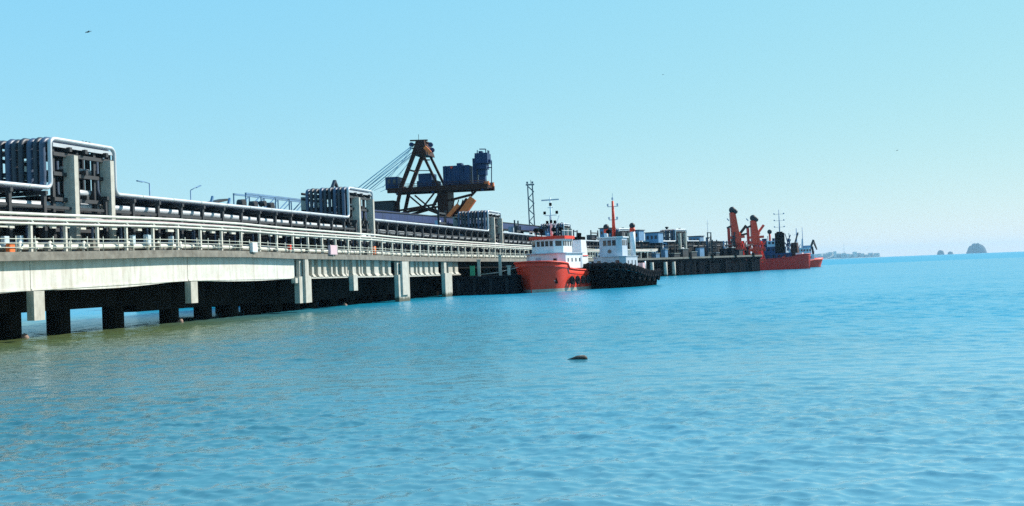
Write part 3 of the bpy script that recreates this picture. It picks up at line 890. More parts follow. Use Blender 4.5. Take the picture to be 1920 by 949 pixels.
# luffing ropes
for (x, y), (x2, y2), r_ in (((770, 274), (633, 381), .12), ((771, 277), (640, 384), .12), ((770, 280), (645, 387), .06), ((766, 284), (716, 352), .05), ((768, 287), (726, 333), .05), ((724, 346), (700, 357), .05)):
    for dep in (.5, 5): MB().tube([cp(x, y, dep), cp(x2, y2, dep)], r_, 5).build('rope', 'cable', CR)
for dep in (1, 5): cbar(cp(628, 392, dep), cp(738, 402, dep), .6, .9, 'boom')
for x in (632, 640): cbar(cp(x, 380, 1), cp(x, 393, 1), .25, .25, 'boom_post')
rb = thing('rail_shed', cp(720, 409, 3), 'low dark shed on the wharf at the foot of the crane', 'shed')
cbox(703, 379, 742, 415, -2, 3, 'body', 'dclad', rb)
cbox(702, 377.6, 743, 379, -2.2, 3.2, 'roof', 'dclad', rb)
wharf = MB(); wharf.jbox(90, 225, -48, -16.7, -2, 5.78)
c_ = CO
tag(wharf.build('rear_wharf', 'under', origin=Vector((c_.x, c_.y, 0))), 'dark concrete wharf behind the jetty on which the crane stands', 'wharf')
vs_ = on(620, 352, -6.2)[0]
ap = thing('vent_hood', J(vs_, -6, 15), 'small dark inverted V vent on top of the second pipe loop frame', 'vent')
for a, b in ((0, .7), (1.4, .7)):
    MB().bar(J(vs_ + a * 2, -6.2, 15.1), J(vs_ + b * 2, -6.2, 16.6), .35, .3).build('vent_leg', 'piped', ap)

# ------------------------------------------------------------------ lattice light mast
LB = at(998, 415, 300); LB.z = 5.8
lm = thing('lattice_mast', LB, 'slender grey lattice light mast rising behind the red tug', 'mast')
top = at(997, 347, 300).z
hw = .75
for a in (-1, 1):
    for b in (-1, 1): MB().bar(LB + Vector((a * hw, b * hw, 0)), Vector((LB.x + a * hw * .85 - .25, LB.y + b * hw, top)), .30, .30).build('leg', 'galv', lm)
z = LB.z; i = 0
while z < top - 1.2:
    for b in (-1, 1):
        s_ = 1 if i % 2 else -1
        MB().bar((LB.x - s_ * hw, LB.y + b * hw, z), (LB.x + s_ * hw - .1, LB.y + b * hw, z + 1.6), .18, .18).build('brace', 'galv', lm)
    z += 1.6; i += 1
MB().box((LB.x - .25, LB.y, top + .1), (2.3, 2.0, .25)).build('platform', 'galv', lm)
for dx in (-.9, .5): MB().box((LB.x + dx - .1, LB.y - 1.0, top + .6), (.5, .35, .55)).build('floodlight', 'galv', lm)
MB().bar((LB.x, LB.y, top), (LB.x, LB.y, top + 1.4), .12, .12).build('finial', 'galv', lm)

# ------------------------------------------------------------------ ships
def smooth(a, b, x):
    k = min(max((x - a) / (b - a), 0), 1); return k * k * (3 - 2 * k)


class Ship:
    """local x forward, y to port, z up from the waterline"""
    def __init__(self, name, loc, head, label, cat, group=None):
        self.o = Vector(loc); self.h = head
        self.u = Vector((math.sin(head), math.cos(head), 0)); self.p = Vector((-math.cos(head), math.sin(head), 0))
        self.r = thing(name, loc, label, cat, group)

    def w(self, x, y, z): return self.o + self.u * x + self.p * y + Vector((0, 0, z))

    def hull(self, L, B, D, sheer, rake, flare, m, step=None, bluff=.62, name='hull', draft=1.6, z0=None):
        self.L, self.B = L, B
        n = 36; rows = []
        zs = [-draft, -.2, .35, .351 if False else .9, D * .55, None]
        def half(u, k):   # k 0 keel .. 1 deck
            taper = max(0.0, (u - bluff) / (1 - bluff))
            w_ = (1 - taper ** (2.4 + 1.2 * k)) ** (.62 + .25 * (1 - k))
            st = 1 - .22 * (1 - smooth(0, .18, u))
            return max(B / 2 * w_ * st * (1 - flare * (1 - k) * (.35 + .65 * smooth(bluff - .25, 1, u))), .05)
        for i in range(n + 1):
            u = i / n; u = 1 - (1 - u) ** 1.5
            dk = D + sheer * smooth(.35, 1.0, u) * (u) + .25 * (1 - smooth(0, .35, u))
            if step and u > step[0]: dk += step[1]
            ring_ = []
            for z in (-draft, .0, .45, dk * .5, dk * .8, dk):
                k = min(max((z + .0) / dk, 0), 1) if z > 0 else 0
                b = half(u, k) * (.55 if z < -.5 else 1)
                x = L * (u - .5) + rake * (k - .3) * smooth(.7, 1, u)
                ring_.append((x, b, z))
            rows.append([self.w(x, b, z) for x, b, z in ring_] + [self.w(x, -b, z) for x, b, z in reversed(ring_)])
        mb = MB(); mb.loft(rows, cap=True, smooth=True, closed=False)
        # deck
        nn = len(rows[0])
        dv = []; 
        for r_ in rows:
            dv.append([r_[nn // 2 - 1] + Vector((0, 0, -.75)) , r_[nn // 2] + Vector((0, 0, -.75))])
        self.hob = mb.build(name, m, self.r)
        dm = MB(); dm.loft(dv, cap=False, smooth=False, closed=False); dm.build('deck', 'grey', self.r)
        self.rows = rows
        # boot topping
        bt = MB(); r2 = []
        for r_ in rows:
            q = []
            for a, b in ((1, 2), ):
                lo_p, hi_p = r_[1], r_[2]; lo_s, hi_s = r_[nn - 2], r_[nn - 3]
                out = (lo_p - lo_s).normalized() * .02
                q.append([lo_p + out + Vector((0, 0, -.1)), hi_p + out + (hi_p - lo_p) * .1]); q.append([hi_s - out + (hi_s - lo_s) * .1, lo_s - out + Vector((0, 0, -.1))])
            r2.append(q)
        for side in (0, 1): bt.loft([q[side] for q in r2], cap=False, smooth=True, closed=False)
        self.boot = bt
        return self.hob

    def rim(self, m, r=.14, name='gunwale'):
        nn = len(self.rows[0])
        pts = [r_[nn // 2 - 1] for r_ in self.rows] + [r_[nn // 2] for r_ in reversed(self.rows)]
        MB().tube(pts, r, 6).build(name, m, self.r)

    def box(self, x, y, z, sx, sy, sz, name, m, par=None, taper=0.0, tx=0.0):
        mb = MB(); a, b = sx / 2, sy / 2
        mb.hexa([self.w(x - a, y - b, z), self.w(x + a, y - b, z), self.w(x + a, y + b, z), self.w(x - a, y + b, z),
                 self.w(x - a + tx, y - b + taper, z + sz), self.w(x + a - tx, y - b + taper, z + sz), self.w(x + a - tx, y + b - taper, z + sz), self.w(x - a + tx, y + b - taper, z + sz)])
        return mb.build(name, m, par or self.r)

    def bar(self, a, b, wd, name, m, par=None, h=None):
        return MB().bar(self.w(*a), self.w(*b), wd, h or wd).build(name, m, par or self.r)

    def tube(self, pts, r, name, m, par=None, n=8, r2=None):
        return MB().tube([self.w(*p) for p in pts], r, n, r2=r2).build(name, m, par or self.r)

    def ball(self, c, r, name, m, par=None, sz=1):
        return MB().ball(self.w(*c), r, 10, 7, 1, 1, sz).build(name, m, par or self.r)

    def house(self, x, y, z, sx, sy, sz, cut, name, m, par=None):
        """deckhouse with chamfered front corners"""
        a, b = sx / 2, sy / 2
        poly = [(-a, -b), (a - cut, -b), (a, -b + cut), (a, b - cut), (a - cut, b), (-a, b)]
        mb = MB(); mb.loft([[self.w(x + px, y + py, z) for px, py in poly], [self.w(x + px, y + py, z + sz) for px, py in poly]], smooth=False)
        return mb.build(name, m, par or self.r)

    def tyre(self, c, nrm, r=.45, th=.17):
        d, a, b = orient(nrm); c = Vector(c); rings = []
        for i in range(13):
            q = 6.2832 * i / 12; e = a * math.cos(q) + b * math.sin(q)
            rings.append([c + e * r + (e * math.cos(w_) + d * math.sin(w_)) * th for w_ in [6.2832 * k / 6 for k in range(6)]])
        return MB().loft(rings, cap=False).build('tyre_fender', 'rubber', self.r)


# --- red tug, bow towards the viewer
T = Ship('tugboat', at(1050, 549, 187) * Vector((1, 1, 0)), rad(204), 'red tugboat with white wheelhouse moored bow first beside the jetty', 'tugboat')
T.hull(25, 8.3, 3.3, .9, .7, .20, 'red', step=(.74, .75), bluff=.74)
T.boot.build('boot_topping', 'boot', T.r)
T.rim('red', .16, 'fender_belt')
LH = 3.7
d1 = T.house(2.2, 0, LH, 9.0, 7.0, 2.5, 1.0, 'deckhouse', 'white')
T.house(2.2, 0, LH + 2.5, 9.6, 7.6, .12, 1.0, 'boat_deck', 'grey')
br = T.house(3.4, 0, LH + 2.62, 5.2, 5.6, 2.3, 1.2, 'wheelhouse', 'white')
T.house(3.4, 0, LH + 4.92, 5.9, 6.4, .5, 1.3, 'wheelhouse_roof', 'red')
for y in (-1.15, -.38, .38, 1.15): T.box(6.0, y, LH + 3.75, .06, .56, .85, 'window', 'glass', br)
for sg in (-1, 1):
    for x in (1.4, 2.5, 3.6, 4.5): T.box(x, sg * 2.8, LH + 3.75, .65, .06, .85, 'window', 'glass', br)
    mb = MB(); c_ = T.w(5.4, sg * 2.2, LH + 4.17); dr = (T.u + T.p * sg).normalized(); sd_ = Vector((0, 0, 1)).cross(dr)
    mb.hexa([c_ + sd_ * a + dr * e + Vector((0, 0, z)) for z in (-.42, .42) for a, e in ((-.55, -.03), (.55, -.03), (.55, .04), (-.55, .04))]); mb.build('window', 'glass', br)
    for x in (-.8, 1.0, 2.8, 4.6): T.box(x, sg * 3.5, LH + 1.1, .5, .06, .6, 'porthole', 'glass', d1)
    T.box(-1.6, sg * 3.5, LH + .1, .8, .06, 1.9, 'door', 'grey', d1)
for y in (-2.0, 2.0): T.box(6.7, y, LH + 1.1, .06, .6, .6, 'porthole', 'glass', d1)
T.box(6.72, -.9, LH + .0, .08, .85, 1.9, 'door', 'grey', d1)
T.box(6.74, -1.9, LH + .75, .08, 1.1, 1.2, 'notice_board', 'white', d1)
# funnel casings on the port quarter
for y in (-2.3, 2.3):
    f_ = T.box(-4.2, y, LH, 3.2, 2.0, 4.8, 'funnel_casing', 'white', taper=.25, tx=.35)
    T.box(-4.2, y, LH + 4.8, 2.3, 1.4, .55, 'funnel_top', 'black', f_)
    for k in (-.4, .4): T.tube([(-4.2 + k, y, LH + 5.3), (-4.4 + k, y, LH + 6.0)], .22, 'exhaust', 'black', f_)
    T.box(-4.2, y + (1.02 if y > 0 else -1.02), LH + 2.0, 2.6, .05, .14, 'stripe', 'red', f_)
T.box(-8.0, 0, LH - .6, 4.5, 4.4, 1.6, 'winch_housing', 'white')
# mast
ms = T.tube([(2.8, 0, LH + 5.3), (2.8, 0, LH + 12.0)], .20, 'mast', 'white', r2=.10)
T.bar((2.8, -1.6, LH + 11.6), (2.8, 1.6, LH + 11.6), .14, 'radar_scanner', 'grey', ms, .22)
for z, w_ in ((7.4, .7), (9.0, 1.1), (10.3, .5)): T.bar((2.8, -w_, LH + z), (2.8, w_, LH + z), .12, 'crosstree', 'white', ms)
for y, z in ((-1.1, 9.2), (1.1, 9.2), (.0, 7.7), (.0, 10.6), (-.7, 7.6), (.7, 7.6)): T.box(2.8, y, LH + z, .35, .35, .5, 'navigation_lamp', 'black', ms)
T.bar((2.8, 0, LH + 5.4), (1.2, .9, LH + 9.0), .10, 'mast_stay', 'white', ms); T.bar((2.8, 0, LH + 5.4), (1.2, -.9, LH + 9.0), .10, 'mast_stay', 'white', ms)
for x, y in ((5.2, -1.8), (5.2, 1.4), (4.4, 2.4), (1.6, -2.3)):
    k = T.tube([(x, y, LH + 5.4), (x, y, LH + 6.3)], .10, 'lamp_post', 'black'); T.tube([(x - .25, y, LH + 6.5), (x + .35, y, LH + 6.5)], .36, 'searchlight', 'black', k, 10)
for y in (-2.9, 2.9):
    for x in (1.0, 3.0, 5.2): T.bar((x, y, LH + 5.4), (x, y, LH + 6.3), .06, 'rail_post', 'white')
    T.bar((.6, y, LH + 6.3), (5.4, y, LH + 6.3), .06, 'roof_rail', 'white')
# bow gear
T.box(9.4, 0, LH + .1, 1.4, 2.4, 1.0, 'anchor_winch', 'black')
an = T.tube([(9.6, 2.75, 2.6), (9.8, 2.95, 1.7)], .13, 'anchor', 'white'); T.bar((9.4, 3.2, 1.9), (10.3, 2.5, 1.6), .2, 'anchor_fluke', 'white', an)
T.box(9.2, 2.95, 1.35, .9, .7, .9, 'anchor_pocket', 'black')
for i, (x, y) in enumerate(((3.0, 4.45), (.6, 4.5), (-1.8, 4.5), (-4.5, 4.45), (5.2, 4.3))): T.tyre(T.w(x, y, 1.7), T.p, .55, .22)
for i, (x, y) in enumerate(((3.0, -4.45), (.0, -4.5), (-3.0, -4.5))): T.tyre(T.w(x, y, 1.7), T.p, .55, .22)
T.tube([(11.5, -1.2, 4.4), (12.6, -6, 3.4), (12.6, -9, 3.2)], .06, 'mooring_line', 'rope')

# --- black tug
K = Ship('tugboat', at(1160, 541, 199) * Vector((1, 1, 0)), rad(202), 'black tugboat hung with tyres, pale blue wheelhouse and red mast', 'tugboat')
K.hull(24, 10.8, 2.4, 1.7, 1.0, .22, 'black', bluff=.60)
K.rim('rubber', .34, 'bow_fender')
nn = len(K.rows[0])
for side in (0, 1):
    for i in range(2, 36, 2):
        r_ = K.rows[i]
        a_, b_ = (r_[nn // 2 - 1], r_[nn // 2 - 3]) if side == 0 else (r_[nn // 2], r_[nn // 2 + 2])
        out = (a_ - (r_[nn // 2] if side == 0 else r_[nn // 2 - 1])).normalized()
        if i > 26: out = (out + K.u * (i - 26) * .18).normalized()
        K.tyre(a_ + out * .25 + Vector((0, 0, -.25)), out, .52, .21)
        if i % 4 == 0: K.tyre(b_.lerp(a_, .35) + out * .15 + Vector((0, 0, -.2)), out, .52, .2)
LK = 2.9
kd = K.house(1.6, 0, LK, 8.5, 6.0, 2.5, 1.0, 'deckhouse', 'grey')
K.house(1.6, 0, LK + 2.5, 8.8, 6.3, .1, 1.0, 'boat_deck', 'grey')
kb = K.house(2.6, 0, LK + 2.6, 4.2, 4.2, 3.3, .8, 'wheelhouse', 'grey')
K.house(2.6, 0, LK + 5.9, 4.7, 4.7, .18, .9, 'wheelhouse_roof', 'white')
for y in (-.85, 0, .85): K.box(4.7, y, LK + 4.5, .06, .66, .95, 'window', 'glass', kb)
for sg in (-1, 1):
    for x in (1.2, 2.4, 3.4): K.box(x, sg * 2.1, LK + 4.5, .75, .06, .95, 'window', 'glass', kb)
    K.box(5.86, sg * 1.7, LK + 1.0, .06, .7, .9, 'window', 'glass', kd)
    for x in (-1.2, 1.0, 3.4): K.box(x, sg * 3.0, LK + 1.0, .7, .06, .8, 'window', 'glass', kd)
MB().tube([K.w(4.66, 0, LK + 3.5), K.w(4.78, 0, LK + 3.5)], .34, 12).build('porthole', 'glass', kb)
km = K.tube([(1.6, 0, LK + 6.0), (1.6, 0, LK + 12.6)], .34, 'mast', 'armred', r2=.2)
for z, w_ in ((11.6, 1.0), (9.2, .8)): K.bar((1.6, -w_, LK + z), (1.6, w_, LK + z), .12, 'crosstree', 'grey', km)
for y, z in ((-.9, 11.7), (.9, 11.7), (-.75, 9.3), (.75, 9.3), (0, 12.8)): K.box(1.6, y, LK + z, .32, .32, .42, 'navigation_lamp', 'grey', km)
K.bar((1.6, 0, LK + 12.6), (1.6, 0, LK + 14.0), .07, 'aerial', 'grey', km)
K.tube([(3.2, -.5, LK + 6.1), (3.2, -.5, LK + 7.0)], .10, 'lamp_post', 'black'); K.tube([(3.0, -.5, LK + 7.1), (3.5, -.5, LK + 7.1)], .42, 'searchlight', 'black')
K.box(1.8, 1.2, LK + 6.08, 1.6, 1.2, .9, 'roof_locker', 'dclad')
for y in (2.9, -2.9):
    kf = K.tube([(-1.9, y * .85, LK + 2.5), (-1.9, y * .85, LK + 7.0)], .48, 'funnel', 'white', n=12)
    K.tube([(-1.9, y * .85, LK + 7.0), (-1.9, y * .85, LK + 7.7)], .5, 'funnel_band', 'armred', kf, 12); K.ball((-1.9, y * .85, LK + 8.1), .55, 'spark_arrester', 'dclad', kf)
K.box(-4.6, 0, LK, 2.6, 3.4, 2.6, 'winch_house', 'white')
K.box(-4.6, 1.2, LK + 2.6, 1.5, .8, 1.2, 'ventilator', 'pipew')
K.tube([(-7.5, 2.2, LK - .6), (-7.5, 2.2, LK + .9)], .3, 'bollard', 'white'); K.tube([(-7.5, -1.2, LK - .6), (-7.5, -1.2, LK + .9)], .3, 'bollard', 'white')
K.box(-6.6, 2.6, LK - .6, 1.6, 1.0, 1.9, 'locker', 'pink')
K.tube([(-9.3, 2.6, LK - .4), (-9.3, 2.6, LK + 1.6)], .16, 'tow_post', 'white')

# --- coaster beyond the loading arms
S = Ship('coaster_ship', at(1462, 506, 440) * Vector((1, 1, 0)), rad(114), 'red hulled coaster with black funnel berthed past the loading arms', 'ship')
S.hull(24, 9, 4.4, 1.0, .4, .08, 'dred', bluff=.70, step=(.80, .5))
S.rim('dred', .2)
SH = 4.0
sh = S.house(-2.0, 0, SH, 15, 7.6, 2.6, .8, 'deckhouse', 'craneb')
s2 = S.house(-3.0, 0, SH + 2.6, 11, 7, 2.6, .8, 'bridge_deck', 'craneb')
s3 = S.house(-1.0, 0, SH + 5.2, 6, 6.5, 2.4, .8, 'wheelhouse', 'grey')
for x in np.arange(-8, 5, 2.2): S.box(x, -4.02, SH + 1.0, .9, .06, .9, 'window', 'glass', sh)
for x in np.arange(-7, 2, 1.8): S.box(x, -3.52, SH + 3.6, .8, .06, .9, 'window', 'glass', s2)
for x in np.arange(-3, 1.6, 1.4): S.box(x, -3.27, SH + 6.3, .9, .06, .9, 'window', 'glass', s3)
fu = S.box(1.0, -2.5, SH + 2.6, 3.4, 2.4, 8.0, 'funnel', 'black', taper=.1)
S.box(1.0, -2.5, SH + 10.6, 2.2, 1.6, .5, 'funnel_top', 'black', fu)
sm = S.tube([(.6, 0, SH + 7.0), (.6, 0, SH + 20.0)], .28, 'mast', 'lblue', r2=.12)
for z in (13.0, 15.6, 18.2):
    S.bar((-1.4, 0, SH + z), (2.6, 0, SH + z), .10, 'yard', 'lblue', sm)
    for x in (-1.3, 2.5): S.ball((x, 0, SH + z + .2), .3, 'lamp', 'lblue', sm)
S.tube([(-3.2, -1, SH + 7.6), (-3.2, -1, SH + 10.6)], .4, 'dome_post', 'armred'); S.ball((-3.2, -1, SH + 11.3), .95, 'satellite_dome', 'dclad')
S.box(6.3, 0, SH + 1.0, 3.0, 5.0, 5.5, 'crane_pedestal', 'crane', taper=.8, tx=.4); S.bar((6.3, 0, SH + 6), (7.8, 0, SH + 10.5), .5, 'crane_jib', 'dclad')
S.tube([(9.5, 0, SH + 1.2), (9.5, 0, SH + 12.5)], .12, 'foremast', 'lblue')
S.box(-7.6, -2, SH + 5.2, 2.5, 2.5, 3.0, 'ventilator', 'lblue'); S.bar((-9.6, -1, SH + 2.6), (-9.6, -1, SH + 9.5), .5, 'davit', 'dclad'); S.bar((-5.0, -2.6, SH + 5.2), (-8.6, -3.0, SH + 9.5), .4, 'derrick', 'dclad')
S.box(8.2, -.4, SH + .6, 2.6, 4.0, 1.8, 'windlass', 'white')
rs = random.Random(9)
for i in range(22):
    x, y = rs.uniform(-10, 5), rs.uniform(-3.2, 3.2); z = SH + rs.choice([2.6, 5.2, 5.2])
    if i % 3 == 0: S.box(x, y, z, rs.uniform(.8, 2.4), rs.uniform(.8, 2), rs.uniform(1, 4.2), 'deck_locker', rs.choice(['craneb', 'dclad', 'lblue', 'grey']))
    else: S.bar((x, y, z), (x + rs.uniform(-2, 2), y, z + rs.uniform(2, 5.5)), rs.uniform(.15, .4), 'rigging_post', rs.choice(['craneb', 'dclad', 'lblue']))
S.box(2.6, -4.3, SH + .3, 1.2, .3, .9, 'life_raft', 'armred')

# --- ship farthest out
Q = Ship('coaster_ship', at(1496, 499, 500) * Vector((1, 1, 0)), rad(66), 'second red hulled ship mostly hidden beyond the coaster with the black funnel', 'ship')
Q.hull(26, 9, 3.0, 1.2, .8, .15, 'red', bluff=.72)
Q.house(0, 0, 3.0, 15, 7, 3.0, .8, 'deckhouse', 'grey'); Q.house(1.5, 0, 6.0, 8, 6, 3.0, .8, 'wheelhouse', 'grey')
for x in np.arange(-5, 7, 2.4): Q.box(x, -3.52, 4.2, .9, .06, .9, 'window', 'glass')
for x in np.arange(-1.5, 5, 1.6): Q.box(x, -3.02, 7.4, .9, .06, .9, 'window', 'glass')
Q.tube([(0, 0, 9), (0, 0, 18)], .2, 'mast', 'lblue'); Q.bar((-1.5, 0, 15), (1.5, 0, 15), .12, 'yard', 'lblue')
Q.bar((6, 0, 6), (9.5, 0, 12.5), .7, 'crane_jib', 'dclad'); Q.bar((9.5, 0, 3), (8.5, 0, 9.5), .8, 'crane_post', 'dclad'); Q.box(5.5, 0, 6, 2.4, 3, 4.0, 'funnel', 'lblue')
Q.bar((-3, 0, 9), (-5, 0, 13.5), .4, 'derrick', 'dclad')
for i in range(14):
    x = rs.uniform(-6, 10); z = rs.choice([3.0, 6.0, 8.0]); Q.bar((x, rs.uniform(-3, 3), z), (x + rs.uniform(-1.5, 1.5), 0, z + rs.uniform(2, 6)), rs.uniform(.2, .5), 'rigging_post', rs.choice(['craneb', 'dclad', 'grey']))

# ------------------------------------------------------------------ loading arms
def loading_arm(px, ytop, Y, lean, label, mirror):
    b0 = at(px, 482, Y); b0.z = 5.8
    A = thing('loading_arm', b0, label, 'loading arm', 'red loading arms on the berth')
    k = Y / FPX
    def q(dx, y, dy=0.0):
        p = at(px + dx, y, Y); return Vector((p.x, p.y + dy, p.z))
    h0 = ytop
    MB().loft([[q(7.5 * a + 9, 456, b * 1.6) for a, b in ((-1, -1), (1, -1), (1, 1), (-1, 1))], [q(5 * a + lean, h0 + 11, b * 1.0) for a, b in ((-1, -1), (1, -1), (1, 1), (-1, 1))]], smooth=False).build('riser', 'armred', A)
    c_ = q(lean, h0 + 6); MB().ball(c_, 1.25, 10, 6).build('counterweight', 'dclad', A)
    c_ = q(lean + 5, h0 + 9, -.6); MB().ball(c_, .9, 10, 6).build('counterweight', 'dclad', A)
    for dx in (-2, 6, 14, 20):
        MB().bar(q(dx, 452), q(dx * 1.15 - 2, 492), .8, .8).build('base_leg', 'armred', A)
    for y in (446, 470, 490):
        MB().bar(q(-5, y, -1.2), q(23, y - 2, -1.2), .25, .9).build('platform_edge', 'armred', A)
    for dx in range(-4, 24, 5):
        MB().bar(q(dx, 452, -1.2), q(dx + 5, 470, -1.2), .32, .32).build('lattice_brace', 'armred', A); MB().bar(q(dx + 5, 452, -1.2), q(dx, 470, -1.2), .32, .32).build('lattice_brace', 'armred', A)
        MB().bar(q(dx, 470, -1.2), q(dx + 5, 489, -1.2), .32, .32).build('lattice_brace', 'armred', A)
    for y in (458, 468, 478): MB().bar(q(-3, y), q(21, y), .55, .55).build('base_beam', 'armred', A)
    for y in (458, 468): MB().bar(q(-2, y, -.5), q(19, y + 10, -.5), .4, .4).build('base_brace', 'armred', A)
    MB().bar(q(-6, 428), q(-3, 485), .9, .9).build('standpost', 'dred', A)
    MB().bar(q(-9, 428), q(3, 422), .6, .7).build('standpost_arm', 'dclad', A)
    MB().bar(q(4, 430), q(16, 440), .9, .9).build('elbow', 'orange', A)
    MB().bar(q(13, 440), q(13, 460), .9, 1.0).build('drop_pipe', 'armred', A)
    if mirror:
        MB().bar(q(-6, 438), q(-20, 441), .7, .7).build('outer_arm', 'crane', A); MB().bar(q(-22, 440), q(-9, 423), .9, .9).build('outer_arm', 'crane', A)
        MB().bar(q(14, 436), q(24, 422), .8, .8).build('outer_arm', 'armred', A)
    MB().bar(q(-9, 410), q(-5, 414), .3, .3).build('flag_arm', 'lblue', A)
    return A


loading_arm(1372, 388, 398, 1, 'taller red loading arm on the berth, left one of two', False)
loading_arm(1408, 403, 412, 4, 'shorter red loading arm on the berth, right one of two', True)

# ------------------------------------------------------------------ things on the jetty deck
def street_lamp(px, py_top, py_base, dx, dy, s_t, label):
    s0, _ = on(px, py_base, s_t)
    _, zt = on(px, py_top, s_t)
    L = thing('street_lamp', J(s0, s_t, 6.1), label, 'lamp post', 'deck lamps behind the upper pipe')
    MB().tube([J(s0, s_t, 6.1), J(s0, s_t, zt)], .07, 6).build('pole', 'lblue', L)
    a = J(s0, s_t, zt); s1, z1 = on(px + dx, py_top + dy, s_t); b = J(s1, s_t, z1)
    MB().tube([a, a.lerp(b, .5) + Vector((0, 0, .06)), b], .05, 6).build('arm', 'lblue', L)
    MB().bar(a.lerp(b, .55), b, .22, .10).build('lamp_head', 'lblue', L)


street_lamp(281, 344, 364, -24, -5, -9.9, 'thin lamp post with arm pointing left above the shiny pipe')
street_lamp(358, 357, 373, 18, -9, -9.9, 'thin lamp post with arm pointing right above the shiny pipe')


def cabinet(px, py, wd, hh, m, name, label, cat, t=-.75):
    s0, z = on(px, py, t)
    z0 = zd(s0)
    c = thing(name, J(s0, t, z0), label, cat)
    h_ = max(z - z0, .4)
    MB().jbox(s0 - wd / 2, s0 + wd / 2, t - .18, t + .12, z0 + h_ - hh, z0 + h_).build('box', m, c)
    MB().jbox(s0 - wd / 2 + .05, s0 + wd / 2 - .05, t + .121, t + .14, z0 + h_ - hh + .06, z0 + h_ - .06).build('door', m, c)
    if h_ - hh > .05: MB().bar(J(s0, t, z0), J(s0, t, z0 + h_ - hh), .12, .12).build('stand', 'rail', c)
    return c


cabinet(10, 443, .50, .75, 'ibox', 'control_cabinet', 'pale blue cabinet at the far left edge behind the railing', 'cabinet')
cabinet(38, 442, .30, .75, 'ibox', 'control_cabinet', 'narrow pale blue cabinet right of the orange box at the left', 'cabinet')
cabinet(20, 457, .55, 1.1, 'orange', 'hydrant_box', 'orange box standing at the railing at the left edge', 'box', t=.0)
cabinet(249, 441, .40, .8, 'ibox', 'control_cabinet', 'narrow pale blue cabinet left of the wide one on the deck', 'cabinet')
cabinet(277, 440, .80, .85, 'ibox', 'control_cabinet', 'wide pale blue cabinet behind the railing left of the first girder joint', 'cabinet')
cabinet(321, 443, .42, .75, 'ibox', 'control_cabinet', 'narrow pale blue cabinet just left of the first girder joint', 'cabinet')
cabinet(476, 455, 1.05, .95, 'white', 'sign_board', 'white square board on the railing above the second girder span', 'sign', t=.75)
cabinet(543, 458, .35, .6, 'armred', 'hydrant_box', 'small red box on the deck just left of the third pier', 'box')
cabinet(624, 460, 2.0, 1.1, 'pink', 'sign_board', 'wide faded pink board on the railing right of the third pier', 'sign', t=.75)
cabinet(702, 462, .5, 1.1, 'orange', 'hydrant_box', 'orange box among the posts below the second pipe loop frame', 'box', t=-.1)
# valve groups beside the deck pipes
for i, px in enumerate((36, 66, 92, 130, 156, 182, 240, 296, 338, 372, 410, 446)):
    s0, _ = on(px, 470, -.55)
    z0 = zd(s0)
    lbs = ['first', 'second', 'third', 'fourth', 'fifth', 'sixth', 'seventh', 'eighth', 'ninth', 'tenth', 'eleventh', 'twelfth']
    v = thing('pipe_valve', J(s0, -.55, z0), lbs[i] + ' pale valve from the left along the deck railing', 'valve', 'valves along the deck railing')
    MB().tube([J(s0, -.55, z0), J(s0, -.55, z0 + .75), J(s0 + .15, -.6, z0 + .95), J(s0 + .5, -.8, z0 + .95)], .13, 8).build('bent_pipe', 'pipew', v)
    MB().tube([J(s0, -.55, z0 + .45), J(s0, -.55, z0 + .55)], .25, 10).build('flange', 'pipew', v)
    MB().tube([J(s0 + .5, -.8, z0 + .95), J(s0 + .5, -.8, z0 + 1.25)], .04, 6).build('stem', 'rail', v)
    MB().tube([J(s0 + .5, -.8, z0 + 1.25), J(s0 + .5, -.8, z0 + 1.29)], .22, 10).build('hand_wheel', 'rail', v)
for i, s0 in enumerate((1.2, 5.2, 10.6, 15.4, 19.8, 26.4, 34.2, 42.0, 50, 58, 68, 90)):
    z0 = zd(s0)
    v = MB(); h_ = (.9, .6, 1.1, .7)[i % 4]
    v.jbox(s0, s0 + (.5, 1.1, .7)[i % 3], -.6, -.1, z0 + .003, z0 + h_ * .55); v.jbox(s0 + .1, s0 + .4, -.5, -.2, z0 + h_ * .55, z0 + h_)
    ob = v.build('plinth', 'deckc', origin=J(s0, -.3, z0))
    tag(ob, ['first', 'second', 'third', 'fourth', 'fifth', 'sixth', 'seventh', 'eighth', 'ninth', 'tenth', 'eleventh', 'last'][i] + ' low concrete plinth from the left behind the deck railing', 'plinth', 'plinths behind the railing')

ORD_J = ['%s' % w for w in 'first second third fourth fifth sixth seventh eighth ninth tenth eleventh twelfth thirteenth fourteenth fifteenth sixteenth seventeenth eighteenth nineteenth twentieth twenty-first twenty-second twenty-third twenty-fourth twenty-fifth twenty-sixth twenty-seventh twenty-eighth twenty-ninth thirtieth thirty-first thirty-second thirty-third last'.split()]
